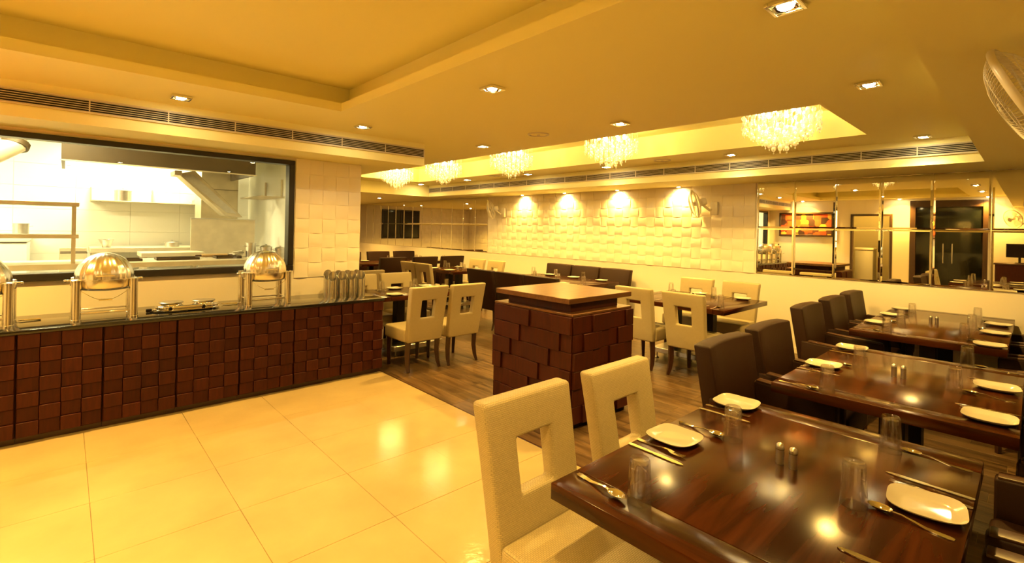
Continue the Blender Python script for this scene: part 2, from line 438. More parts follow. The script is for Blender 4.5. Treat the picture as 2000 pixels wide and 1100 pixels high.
    struct('trim_4', B().box(XP, XB, YLS, YE, HS, HC), 'ceil', 'low dropped ceiling over the far tables', 'soffit')
    struct('baseboard_back', B().box(XB - .012, XB, YR, YE, 0, .08, .003, 1), 'wall')
    # kitchen window
    win = link('window_1', None); win['kind'] = 'structure'; win['label'] = 'long black framed kitchen window above the buffet'; win['category'] = 'window'
    f = B(); fw = .058
    f.box(-1.15, 1.79, YK - .03, YK + .09, 2.235 - fw * .8, 2.235, .004, 1).box(-1.15, 1.79, YK - .03, YK + .09, 1.065, 1.125, .004, 1)
    f.box(1.79 - fw, 1.79, YK - .03, YK + .09, 1.125, 2.19, .004, 1).box(-1.15, -1.15 + fw, YK - .03, YK + .09, 1.125, 2.19, .004, 1)
    part('window_frame', f, 'frame', win)
    part('pane', B().box(-1.09, 1.735, YK + .02, YK + .026, 1.125, 2.19), 'pane', win)
shell()

# ------------------------------------------------------------------ lamps
def spot(loc, power, size=2.0, blend=.7, rad=.035, parent=None, aim=None, col=WARM):
    l = bpy.data.lights.new('spot_light', 'SPOT'); l.energy = power; l.color = col; l.spot_size = size; l.spot_blend = blend; l.shadow_soft_size = rad
    o = link('spot_light', l, parent, loc)
    if aim: o.rotation_euler = Vector(aim).to_track_quat('-Z', 'Y').to_euler()
    return o
def downlights():
    fr = B()
    fr.box(-.065, .065, -.065, -.05, -.006, .012, .002, 1).box(-.065, .065, .05, .065, -.006, .012, .002, 1).box(-.065, -.05, -.05, .05, -.006, .012, .002, 1).box(.05, .065, -.05, .05, -.006, .012, .002, 1)
    frame = fr.mesh('downlight_frame', 'chrome')
    refl = B().lathe([(.05, -.002), (.044, .004), (.034, .0095)], 20).mesh('downlight_reflector', 'chrome')
    lamp = B().lathe([(0, -.013), (.018, -.010), (.031, -.002), (.034, .006), (0, .0105)], 16).mesh('downlight_lamp', 'lamp')
    L = [(.64, 4.46, 'above the left chafing dish'), (2.09, 4.40, 'near the buffet soffit end'), (2.13, 2.53, 'beside the square ceiling tray'),
         (2.2, .72, 'above the nearest table'), (3.7, .72, 'above the second table'), (3.6, 2.51, 'above the podium'), (5.95, .73, 'above the table by the right mirrors'),
         (3.55, 4.36, 'nearest the third chandelier'), (5.9, 2.51, 'near the right end of the back air grille'), (5.9, 4.34, 'behind the second chandelier'), (5.85, 5.95, 'behind the third chandelier'),
         (5.8, 7.6, 'behind the fourth chandelier'), (5.78, 9.25, 'by the far soffit corner'), (3.7, 11.0, 'added to brighten the far low ceiling area, left front', 1), (5.7, 11.0, 'added to brighten the far low ceiling area, right front', 1), (3.7, 13.4, 'added to brighten the far low ceiling area, left rear', 1), (5.7, 13.4, 'added to brighten the far low ceiling area, right rear', 1), (.64, .72, 'behind the camera by the beam'), (-1.15, 4.45, 'by the rear wall painting'), (-1.18, 2.3, 'in front of the rear door'), (-1.18, .72, 'at the rear corner')]  # the four far low-ceiling lamps are added to brighten the left mirror view
    for x, y, where, *low in L:
        t = thing('downlight', 'square recessed ceiling downlight ' + where, 'downlight', (x, y, (HS if low else HC) - .012), 0, 'ceiling downlights')
        link('trim_frame', frame, t); link('reflector', refl, t); link('lamp', lamp, t)
        p = SPOT_W * (2.3 if x < -1 else 1.7 if y > 10 else .36 if x < 1 and y < 4.4 else .5 if x < 2.5 else 1.2)
        spot((0, 0, -.03), p, 2.25, .85, .03, t)
    # small spots in the soffit that wash the wave panels
    ring = B().lathe([(.042, .004), (.042, -.006), (.03, -.006), (.03, .004)], 20, close=True).mesh('ring', 'chrome')
    for y, wh in ((7.23, 'fan side left'), (6.07, 'above the left brown chairs'), (4.88, 'above the right brown chairs'), (3.75, 'beside the right wall fan')):
        t = thing('wall_washer', 'round soffit spot washing the wave panels, ' + wh, 'spotlight', (XB - .10, y, HS - .005), 0, 'soffit spots over the wave panels')
        link('ring', ring, t); link('lamp', B().lathe([(0, -.001), (.03, -.001), (.03, .003), (0, .003)], 16).mesh('lamp', 'lamp'), t)
        spot((0, 0, -.02), SCALLOP_W, 2.3, .9, .02, t, (.25, 0, -1))
downlights()

def chandeliers():
    def strand(L, big):
        b = B()
        b.tube([(0, 0, 0), (0, 0, -L)], .0011, 3, False)
        z = -L
        b.sphere((0, 0, z), (.006, .006, .011), 6, 4); z += .018
        for r in (big, .007, .007, .007, big * .95):
            z += r; b.sphere((0, 0, z), (r, r, r * (1.15 if r > .01 else 1)), 8 if r > .01 else 6, 5 if r > .01 else 4); z += r * 1.05 + .002
        return b.mesh('crystal_strand', 'crystal', 60)
    cache = {}
    plate = B().lathe([(0, 0), (.34, 0), (.34, -.012), (.30, -.02), (0, -.02)], 40).mesh('ceiling_plate', 'chrome')
    bulb = B().lathe([(0, .02), (.010, .018), (.012, 0), (.016, -.02), (.012, -.038), (0, -.044)], 12).mesh('bulb', 'bulb')
    names = ['nearest the right mirrors, first of five', 'second from the right mirrors', 'middle one of the five in the tray', 'fourth from the right mirrors', 'farthest, beside the buffet soffit']
    for q, y in enumerate((1.60, 3.48, 5.26, 7.0, 8.6)):
        big = .021 if q == 0 else .0155
        t = thing('chandelier', 'crystal bead chandelier ' + names[q], 'chandelier', (4.82, y, 2.80), 0, 'crystal chandeliers in the long ceiling tray')
        link('ceiling_plate', plate, t)
        for ring, n in enumerate((1, 6, 12, 17, 22, 26)):
            r = .062 * ring
            for k in range(n):
                a = 2 * PI * k / n + ring * .3
                L = .49 - .042 * ring + (.03 if k % 2 else 0) - (.02 if ring == 0 else 0) + (.0 if ring else .01)
                key = (round(L, 2), q == 0)
                if key not in cache: cache[key] = strand(key[0], big)
                link('crystal_strand', cache[key], t, (r * math.cos(a), r * math.sin(a), -.01))
                if ring in (1, 3) and k % 2 == 0:      # upper short strands fill the top of the cluster
                    key2 = ('s', q == 0)
                    if key2 not in cache: cache[key2] = strand(.24, big)
                    link('crystal_strand', cache[key2], t, ((r + .03) * math.cos(a + .2), (r + .03) * math.sin(a + .2), -.01))
        for k in range(6):
            a = 2 * PI * k / 6
            link('bulb', bulb, t, (.15 * math.cos(a), .15 * math.sin(a), -.10))
        for k in range(3):
            a = 2 * PI * k / 3
            l = bpy.data.lights.new('bulb_light', 'POINT'); l.energy = CHAND_W / 3; l.color = WARM; l.shadow_soft_size = .03
            link('bulb_light', l, t, (.15 * math.cos(a), .15 * math.sin(a), -.22))
chandeliers()

def grille(name, label, length, h, loc, rz):
    """linear air grille: local x along its length, front towards -y"""
    t = thing(name, label, 'air vent', loc, rz, 'linear air grilles')
    part('liner', B().box(0, length, -.004, 0, 0, h), 'ventdark', t)
    fr = B(); fr.box(0, length, -.016, -.004, h - .004, h + .006).box(0, length, -.016, -.004, -.006, .004).box(-.006, 0, -.016, -.004, -.006, h + .006).box(length, length + .006, -.016, -.004, -.006, h + .006)
    part('frame', fr, 'grille', t)
    n = 6; me = B().box(0, length, -.0105, -.006, -.0021, .0021).mesh('slat', 'grille')
    for i in range(n): link('slat', me, t, (0, 0, h * (i + .5) / n + (0)))
    dm = B().box(-.004, .004, -.010, -.004, 0, h).mesh('divider', 'grille')
    k = max(1, int(length / .45))
    for i in range(1, k): link('divider', dm, t, (length * i / k, 0, 0))
    return t
grille('air_grille', 'long slatted air grille in the soffit above the buffet', XKE - XR - .03, .098, (XR + .015, YKS, 2.36), 0)
grille('air_grille', 'long slatted air grille in the soffit along the back wall', YLS - YBM - .04, .098, (XBS, YLS - .02, 2.36), -PI / 2)

def speakers():
    for x, y, wh in ((3.5, 3.42, 'left of the podium downlight'), (5.86, 3.4, 'near the back air grille'), (5.74, 6.7, 'behind the third chandelier')):
        t = thing('ceiling_speaker', 'round flush ceiling speaker ' + wh, 'speaker', (x, y, HC), 0, 'flush ceiling speakers')
        part('rim', B().lathe([(.11, 0), (.11, -.006), (.092, -.009), (.09, 0)], 32), 'grille', t)
        part('grille', B().lathe([(.09, -.001), (.05, -.006), (0, -.008)], 32), 'ceil', t)
        part('tweeter', B().lathe([(.018, -.006), (.016, -.012), (0, -.013)], 16), 'grille', t)
speakers()

# ------------------------------------------------------------------ mirrors
def mirrors():
    W, Hh = .462, .625
    def panel(name, label, ya, n, w):
        t = thing(name, label, 'mirror', (XB, ya, 1.018), 0, 'bevelled wall mirrors')
        b = B(); e = .02
        y0, y1, z0, z1 = .002, w - .002, .002, Hh - .002
        b.hexa([(0, y0, z0), (0, y1, z0), (0, y1, z1), (0, y0, z1)], [(-.004, y0, z0), (-.004, y1, z0), (-.004, y1, z1), (-.004, y0, z1)])
        # bevelled face
        o_ = [b.bm.verts.new((-.004, *p)) for p in ((y0, z0), (y1, z0), (y1, z1), (y0, z1))]
        i_ = [b.bm.verts.new((-.007, *p)) for p in ((y0 + e, z0 + e), (y1 - e, z0 + e), (y1 - e, z1 - e), (y0 + e, z1 - e))]
        for k in range(4): b.bm.faces.new([o_[k], o_[(k + 1) % 4], i_[(k + 1) % 4], i_[k]])
        b.bm.faces.new(i_)
        me = b.mesh('mirror_pane', 'mirror', 5)
        for i in range(n):
            for k in (0, 1):
                link('mirror_pane', me, t, (0, w * i, Hh * k))
        vs = B().box(-.009, 0, -.004, .004, 0, Hh * 2, .002, 1).mesh('strip', 'strip'); hs = B().box(-.009, 0, 0, w * n, -.004, .004, .002, 1).mesh('strip', 'strip')
        for i in range(n + 1): link('bevel_strip', vs, t, (0, w * i, 0))
        for k in range(3): link('bevel_strip', hs, t, (0, 0, Hh * k))
    panel('wall_mirror', 'grid of square mirror panes on the back wall at right', 2.615 - W * 7, 7, W)
    panel('wall_mirror', 'grid of square mirror panes on the back wall, far left', 8.44, 14, .4625)
mirrors()

# ------------------------------------------------------------------ buffet counter
def block_mesh(w, h, d):
    return B().box(-w / 2, w / 2, -d, 0, -h / 2, h / 2, .0025, 1).mesh('block', 'redwood')
def counter():
    dw = .456; z0, rows = .055, 7; rh = (COUNTER_H - .03 - z0) / rows; cw = (dw - .012) / 4
    hi, lo = block_mesh(cw - .002, rh - .002, .024), block_mesh(cw - .002, rh - .002, .010)
    x1 = 2.504; k = 0; names = ['rightmost, beneath the cutlery cylinders', 'second from the right end', 'beneath the right chafing dish', 'fourth from the right end', 'beneath the steel hotplate', 'beneath the left chafing dish', 'at the left edge of the picture', 'out by the rear wall']
    while x1 - dw > -1.2:
        x0 = x1 - dw
        t = thing('buffet_cabinet', 'mahogany block-front buffet cabinet ' + names[k], 'cabinet', (x0, COUNTER_Y, 0), 0, 'buffet cabinets under the granite top')
        part('body', B().box(.001, dw - .001, .02, YK - COUNTER_Y - .002, .045, COUNTER_H - .03), 'redwood', t)
        part('plinth', B().box(.001, dw - .001, .045, .12, 0, .045), 'darkwood', t)
        dr = part('door', B().box(.004, dw - .004, .004, .02, z0 - .006, COUNTER_H - .032, .002, 1), 'redwood', t)
        for c in range(4):
            for r in range(rows):
                link('block', hi if (c + r + k) % 2 else lo, dr, (.006 + cw * (c + .5), .004, z0 + rh * (r + .5)))
        if k == 0:     # end face blocks
            for c in range(5):
                for r in range(rows):
                    link('end_block', hi if (c + r) % 2 else lo, t, (dw - .001, .05 + cw * (c + .5), z0 + rh * (r + .5)), (0, 0, PI / 2))
        x1 = x0; k += 1
    tag(link('countertop', B().box(x1, 2.515, COUNTER_Y - .022, YK - .001, COUNTER_H - .03, COUNTER_H, .004, 2).mesh('countertop', 'granite')), 'polished black granite worktop along the buffet', 'worktop')
counter()

def podium():
    x0, x1, y0, y1, zt = 2.875, 3.665, 2.40, 3.31, 1.022
    t = thing('podium', 'block-clad mahogany podium with flat brown top in the middle of the floor', 'podium', (0, 0, 0))
    part('top', B().box(x0 - .012, x1 + .05, y0 + .03, y1 - .02, zt - .042, zt, .003, 1), 'podtop', t)
    part('neck', B().box(x0 + .08, x1 - .08, y0 + .09, y1 - .09, zt - .12, zt - .04), 'redwood', t)
    part('body', B().box(x0, x1, y0, y1, .05, zt - .125), 'redwood', t)
    part('body_cap', B().box(x0 - .004, x1 + .004, y0 - .004, y1 + .004, zt - .135, zt - .118, .002, 1), 'podtop', t)
    part('plinth', B().box(x0 + .03, x1 - .03, y0 + .03, y1 - .03, 0, .05), 'black', t)
    rows = 6; z0 = .05; rh = (zt - .138 - z0) / rows; bw = .228; cache = {}
    def blk(w, d):
        k = (round(w, 3), d)
        if k not in cache: cache[k] = block_mesh(w - .003, rh - .003, d)
        return cache[k]
    def face(w, place):
        for r_ in range(rows):
            u = 0.0; c = 0; first = bw if r_ % 2 else bw * .5
            while u < w - .02:
                cw = min(first if c == 0 else bw, w - u)
                if w - u - cw < .03: cw = w - u
                place(u + cw / 2, z0 + rh * (r_ + .5), blk(cw, .028 if (c + r_ // 2) % 2 else .010)); u += cw; c += 1
    face(y1 - y0, lambda u, z, m: link('block', m, t, (x0, y1 - u, z), (0, 0, -PI / 2)))      # -x face
    face(x1 - x0, lambda u, z, m: link('block', m, t, (x0 + u, y0, z), (0, 0, 0)))            # -y face
    face(y1 - y0, lambda u, z, m: link('block', m, t, (x1, y0 + u, z), (0, 0, PI / 2)))       # +x face
podium()

# ------------------------------------------------------------------ chairs
def leg_mesh(pts, rs, name='leg'):
    b = B(); b.tube(pts, [r * 1.25 for r in rs], 4); return b.mesh(name, 'legwood', 30)
def make_cream_chair(loc, rz, label, group):
    t = thing('dining_chair', label, 'chair', loc, rz, group)
    # backrest with square opening; local y- is the back
    b = B()
    hx, hz0, hz1 = .083, .575, .772
    xs = [-.215, -.14, -hx, hx, .14, .215]; zs = [.315, .46, hz0, hz1, .85, .92]
    fv, bv = {}, {}
    for i, x in enumerate(xs):
        for k, z in enumerate(zs):
            fv[i, k] = b.bm.verts.new((x, .038, z)); bv[i, k] = b.bm.verts.new((x, -.038, z))
    for i in range(5):
        for k in range(5):
            if i == 2 and k == 2: continue
            b.bm.faces.new([fv[i, k], fv[i + 1, k], fv[i + 1, k + 1], fv[i, k + 1]]); b.bm.faces.new([bv[i, k], bv[i, k + 1], bv[i + 1, k + 1], bv[i + 1, k]])
    for k in range(5):
        b.bm.faces.new([fv[0, k], fv[0, k + 1], bv[0, k + 1], bv[0, k]]); b.bm.faces.new([fv[5, k], bv[5, k], bv[5, k + 1], fv[5, k + 1]])
    for i in range(5):
        b.bm.faces.new([fv[i, 0], bv[i, 0], bv[i + 1, 0], fv[i + 1, 0]]); b.bm.faces.new([fv[i, 5], fv[i + 1, 5], bv[i + 1, 5], bv[i, 5]])
    for a, c in (((2, 2), (3, 2)), ((3, 2), (3, 3)), ((3, 3), (2, 3)), ((2, 3), (2, 2))):
        b.bm.faces.new([fv[a], fv[c], bv[c], bv[a]])
    bmesh.ops.recalc_face_normals(b.bm, faces=b.bm.faces)
    es = [e for e in b.bm.edges if len(e.link_faces) == 2 and e.calc_face_angle(0) > .8]
    bmesh.ops.bevel(b.bm, geom=es, offset=.016, segments=3, affect='EDGES', profile=.5, clamp_overlap=True)
    def lean(p):
        s = (p.z - .315) / .605
        x = p.x * (1 + .10 * s); y = p.y - .205 - .085 * s - .02 * s * s
        if p.y > 0: y -= .0 + .010 * math.exp(-((p.x / .12) ** 2 + ((p.z - .67) / .15) ** 2))
        return (x, y, p.z)
    b.warp(lean)
    part('backrest', b, 'cream', t, ang=50)
    s = B().box(-.225, .225, -.185, .245, .315, .455, .02, 3)
    s.warp(lambda p: (p.x * (1.0 + .03 * (p.y + .2)), p.y, p.z + (.015 * (1 - (p.x / .225) ** 2) * (1 - ((p.y - .03) / .22) ** 2) if p.z > .44 else 0)))
    part('seat', s, 'cream', t, ang=50)
    for sx in (-1, 1):
        part('leg', leg_mesh([(sx * .185, .205, .32), (sx * .185, .21, .16), (sx * .182, .212, 0)], [.026, .022, .016]), None, t)
        part('leg', leg_mesh([(sx * .185, -.20, .32), (sx * .187, -.19, .18), (sx * .192, -.205, .07), (sx * .198, -.235, 0)], [.029, .027, .022, .015]), None, t)
    return t
def make_arm_chair(loc, rz, label, group):
    t = thing('arm_chair', label, 'chair', loc, rz, group)
    b = B().box(-.285, .285, -.05, .05, .30, .915, .013, 2)
    def lean(p):
        s = (p.z - .30) / .62
        return (p.x * (1 + .06 * s), p.y - .200 - .125 * s + .03 * (p.x / .3) ** 2 * s, p.z + (.004 * (1 - (p.x / .3) ** 2) if p.z > .88 else 0))
    bmesh.ops.subdivide_edges(b.bm, edges=[e for e in b.bm.edges if abs(e.verts[0].co.x - e.verts[1].co.x) > .3], cuts=5, use_grid_fill=True)
    b.warp(lean); part('backrest', b, 'brown', t, ang=50)
    part('seat', B().box(-.245, .245, -.21, .245, .285, .455, .025, 3), 'brown', t, ang=50)
    for sx in (-1, 1):
        a = B().box(-.035, .035, -.25, .235, .285, .635, .012, 2)
        a.warp(lambda p: (p.x + sx * .272, p.y, p.z - (.03 * max(0, p.y) / .235 if p.z > .5 else 0)))
        ar = part('arm', a, 'brown', t, ang=50)
        pd = B().box(-.032, .032, -.2, .225, .630, .642, .004, 2); pd.warp(lambda p: (p.x + sx * .272, p.y, p.z - .03 * max(0, p.y) / .235)); part('arm_pad', pd, 'brownpip', ar)
        part('leg', leg_mesh([(sx * .255, .205, .29), (sx * .255, .207, 0)], [.02, .014]), None, t)
        part('leg', leg_mesh([(sx * .255, -.22, .29), (sx * .257, -.225, .12), (sx * .262, -.265, 0)], [.021, .018, .013]), None, t)
    return t
proto = {}
def chair(kind, x, y, face, label, group):
    rz = {'+y': 0, '-y': PI, '+x': -PI / 2, '-x': PI / 2}[face]
    if kind not in proto:
        proto[kind] = (make_cream_chair if kind == 'cream' else make_arm_chair)((x, y, 0), rz, label, group); return
    dup(proto[kind], (x, y, 0), rz, label, group)

# ------------------------------------------------------------------ tables and settings
ZT = .75
def table(name, x0, x1, y0, y1, label, along='x', inlay=True):
    cx, cy = (x0 + x1) / 2, (y0 + y1) / 2; L, W = (x1 - x0, y1 - y0) if along == 'x' else (y1 - y0, x1 - x0)
    t = thing('dining_table', label, 'table', (cx, cy, 0), 0 if along == 'x' else PI / 2, 'dark wood dining tables')
    e = .13
    part('top_panel', B().box(-L / 2 + e + .0008, L / 2 - e - .0008, -W / 2, W / 2, ZT - .052, ZT, .0025, 2), 'table', t)
    em = B().box(-e / 2 + .0008, e / 2 - .0008, -W / 2, W / 2, ZT - .052, ZT, .0025, 2).mesh('end_board', 'table_end')
    for s in (-1, 1): link('end_board', em, t, (s * (L / 2 - e / 2), 0, 0))
    dx = L / 2 - .42 if L > 1.25 else .16
    cm = B().box(-.055, .055, -.055, .055, .13, ZT - .052, .004, 1).mesh('column', 'black')
    for s in (-1, 1): link('column', cm, t, (s * dx, 0, 0))
    part('apron', B().box(-dx - .1, dx + .1, -.16, .16, ZT - .075, ZT - .052), 'black', t)
    ba = part('base', B().box(-dx - .19, dx + .19, -.24, .24, .075, .135, .006, 1), 'steel', t)
    ft = B().lathe([(0, 0), (.025, 0), (.025, .008), (.008, .016), (.008, .075)], 12).mesh('foot', 'steel')
    for sx in (-1, 1):
        for sy in (-1, 1): link('foot', ft, ba, (sx * (dx + .14), sy * .19, 0))
    return t

def plate_mesh():
    b = B(); n = 40
    def sq(a, r):
        c, s = math.cos(a), math.sin(a); k = (abs(c) ** 3.6 + abs(s) ** 3.6) ** (-1 / 3.6); return (r * k * c, r * k * s)
    def lift(x, y, r): return .005 * (max(0, (math.hypot(x, y) - .085) / .03)) if r > .08 else 0
    rings = []
    for r, z in ((.0, .004), (.055, .004), (.068, .006), (.088, .016), (.0925, .0175), (.0925, .0150), (.066, .002), (.055, 0), (0, 0)):
        if r == 0: rings.append([b.bm.verts.new((0, 0, z))]); continue
        ring = []
        for i in range(n):
            x, y = sq(2 * PI * i / n, r); ring.append(b.bm.verts.new((x, y, z + lift(x, y, r))))
        rings.append(ring)
    for A, C in zip(rings, rings[1:]):
        for i in range(n):
            j = (i + 1) % n
            q = []
            for v in (A[i % len(A)], A[j % len(A)], C[j % len(C)], C[i % len(C)]):
                if v not in q: q.append(v)
            b.bm.faces.new(q)
    return b.mesh('plate', 'china', 70)
def glass_mesh():
    # tumbler standing upside down: heavy base on top
    r0, r1, h = .036, .0285, .132
    return B().lathe([(r0, 0), (r0, .0015), (r1 + .0015, h - .006), (r1 - .002, h), (r1 - .010, h - .003), (0, h - .005), (0, h - .013), (r1 - .004, h - .014), (r0 - .0022, .0015), (r0 - .0022, 0)], 28, close=True).mesh('tumbler', 'glass', 50)
def flat_profile(b, prof, zf, th):
    """prof: (v, half width); builds a thin bar along +y"""
    up, dn = [], []
    for v, hw in prof:
        z = zf(v); up.append((b.bm.verts.new((-hw, v, z + th)), b.bm.verts.new((hw, v, z + th)))); dn.append((b.bm.verts.new((-hw, v, z)), b.bm.verts.new((hw, v, z))))
    for i in range(len(prof) - 1):
        b.bm.faces.new([up[i][0], up[i][1], up[i + 1][1], up[i + 1][0]]); b.bm.faces.new([dn[i][0], dn[i + 1][0], dn[i + 1][1], dn[i][1]])
        for k in (0, 1): b.bm.faces.new([up[i][k], up[i + 1][k], dn[i + 1][k], dn[i][k]])
    for i in (0, -1): b.bm.faces.new([up[i][0], up[i][1], dn[i][1], dn[i][0]])
def knife_mesh():
    b = B(); flat_profile(b, [(0, .006), (.01, .0095), (.09, .007), (.105, .006), (.115, .0095), (.19, .0095), (.212, .006), (.222, .001)], lambda v: .001, .003); return b.mesh('knife', 'chrome')
def fork_mesh():
    b = B(); zf = lambda v: .001 + .009 * math.exp(-((v - .125) / .03) ** 2) + (.006 * (v - .15) / .05 if v > .15 else 0)
    flat_profile(b, [(0, .006), (.01, .010), (.06, .007), (.11, .004), (.135, .0055), (.148, .011), (.155, .012)], zf, .0022)
    for i in range(4):
        x = -.0093 + i * .0062; c = B(); flat_profile(c, [(.155, .0022), (.18, .0018), (.2, .0008)], zf, .0018)
        for v in c.bm.verts: v.co.x += x
        me = bpy.data.meshes.new('tmp'); c.bm.to_mesh(me); c.bm.free(); b.bm.from_mesh(me); bpy.data.meshes.remove(me)
    return b.mesh('fork', 'chrome')
def spoon_mesh():
    b = B(); zf = lambda v: .001 + .011 * math.exp(-((v - .125) / .03) ** 2)
    flat_profile(b, [(0, .006), (.01, .010), (.06, .007), (.115, .0038), (.14, .0045)], zf, .0022)
    n, m = 16, 5
    def P(k, i, off):
        rr = k / m; a = 2 * PI * i / n; x = .0205 * rr * math.cos(a); y = .031 * rr * math.sin(a)
        return (x, .167 + y, .0125 - .011 * (1 - rr * rr) + off)
    for off in (0, .0015):
        rings = [[b.bm.verts.new(P(0, 0, off))]] + [[b.bm.verts.new(P(k, i, off)) for i in range(n)] for k in range(1, m + 1)]
        for A, C in zip(rings, rings[1:]):
            for i in range(n):
                j = (i + 1) % n; q = []
                for v in (A[i % len(A)], A[j % len(A)], C[j], C[i]):
                    if v not in q: q.append(v)
                b.bm.faces.new(q)
    return b.mesh('spoon', 'chrome', 60)
MP, MG, MK, MF, MS = plate_mesh(), glass_mesh(), knife_mesh(), fork_mesh(), spoon_mesh()
SH = B().lathe([(0, 0), (.0135, 0), (.0135, .052), (.0135, .060), (.011, .067), (.006, .071), (0, .072)], 18)
SHM = SH.mesh('shaker_body', 'steel', 50)
DIR = {'+y': (0, 1), '-y': (0, -1), '+x': (1, 0), '-x': (-1, 0)}
def setting(px, py, side, seat, tname, items='pfksg', gl=.45, jig=True):
    """plate centre at px,py; side = direction the diner faces"""
    n = Vector((*DIR[side], 0)); r = Vector((n.y, -n.x, 0)); rz = math.atan2(-n.x, n.y)
    P = Vector((px, py, ZT)); E0 = P - n * .095
    rn = lambda s: random.uniform(-s, s) if jig else 0
    where = seat + ' of ' + tname
    if 'p' in items: tag(link('plate', MP, None, P, (0, 0, rn(.15))), 'square white plate at the ' + where, 'plate', 'white square plates')
    if 'f' in items: tag(link('fork', MF, None, E0 + r * (.107 + rn(.006)), (0, 0, rz + rn(.08))), 'steel fork at the ' + where, 'fork', 'table forks')
    if 'k' in items: tag(link('knife', MK, None, E0 + r * (.172 + rn(.006)), (0, 0, rz + rn(.05))), 'steel knife at the ' + where, 'knife', 'table knives')
    if 's' in items: tag(link('spoon', MS, None, E0 + r * (gl + rn(.01)) + n * .02, (0, 0, rz - .12 + rn(.06))), 'steel spoon at the ' + where, 'spoon', 'table spoons')
    if 'g' in items:
        tag(link('tumbler', MG, None, E0 + r * (gl + rn(.02)) + n * .245), 'upturned glass tumbler at the ' + where, 'glass', 'upturned tumblers')
def shakers(x, y, tname, d=(0, 1)):
    for k, s in ((0, 'left'), (1, 'right')):
        t = tag(link('shaker', SHM, None, (x - k * .006, y - k * .044, ZT)), 'steel condiment shaker, %s of the pair on %s' % (s, tname), 'shaker', 'salt and pepper shakers')
        part('shaker_cap', B().lathe([(.0138, .050), (.0138, .0515)], 18), 'black', t)

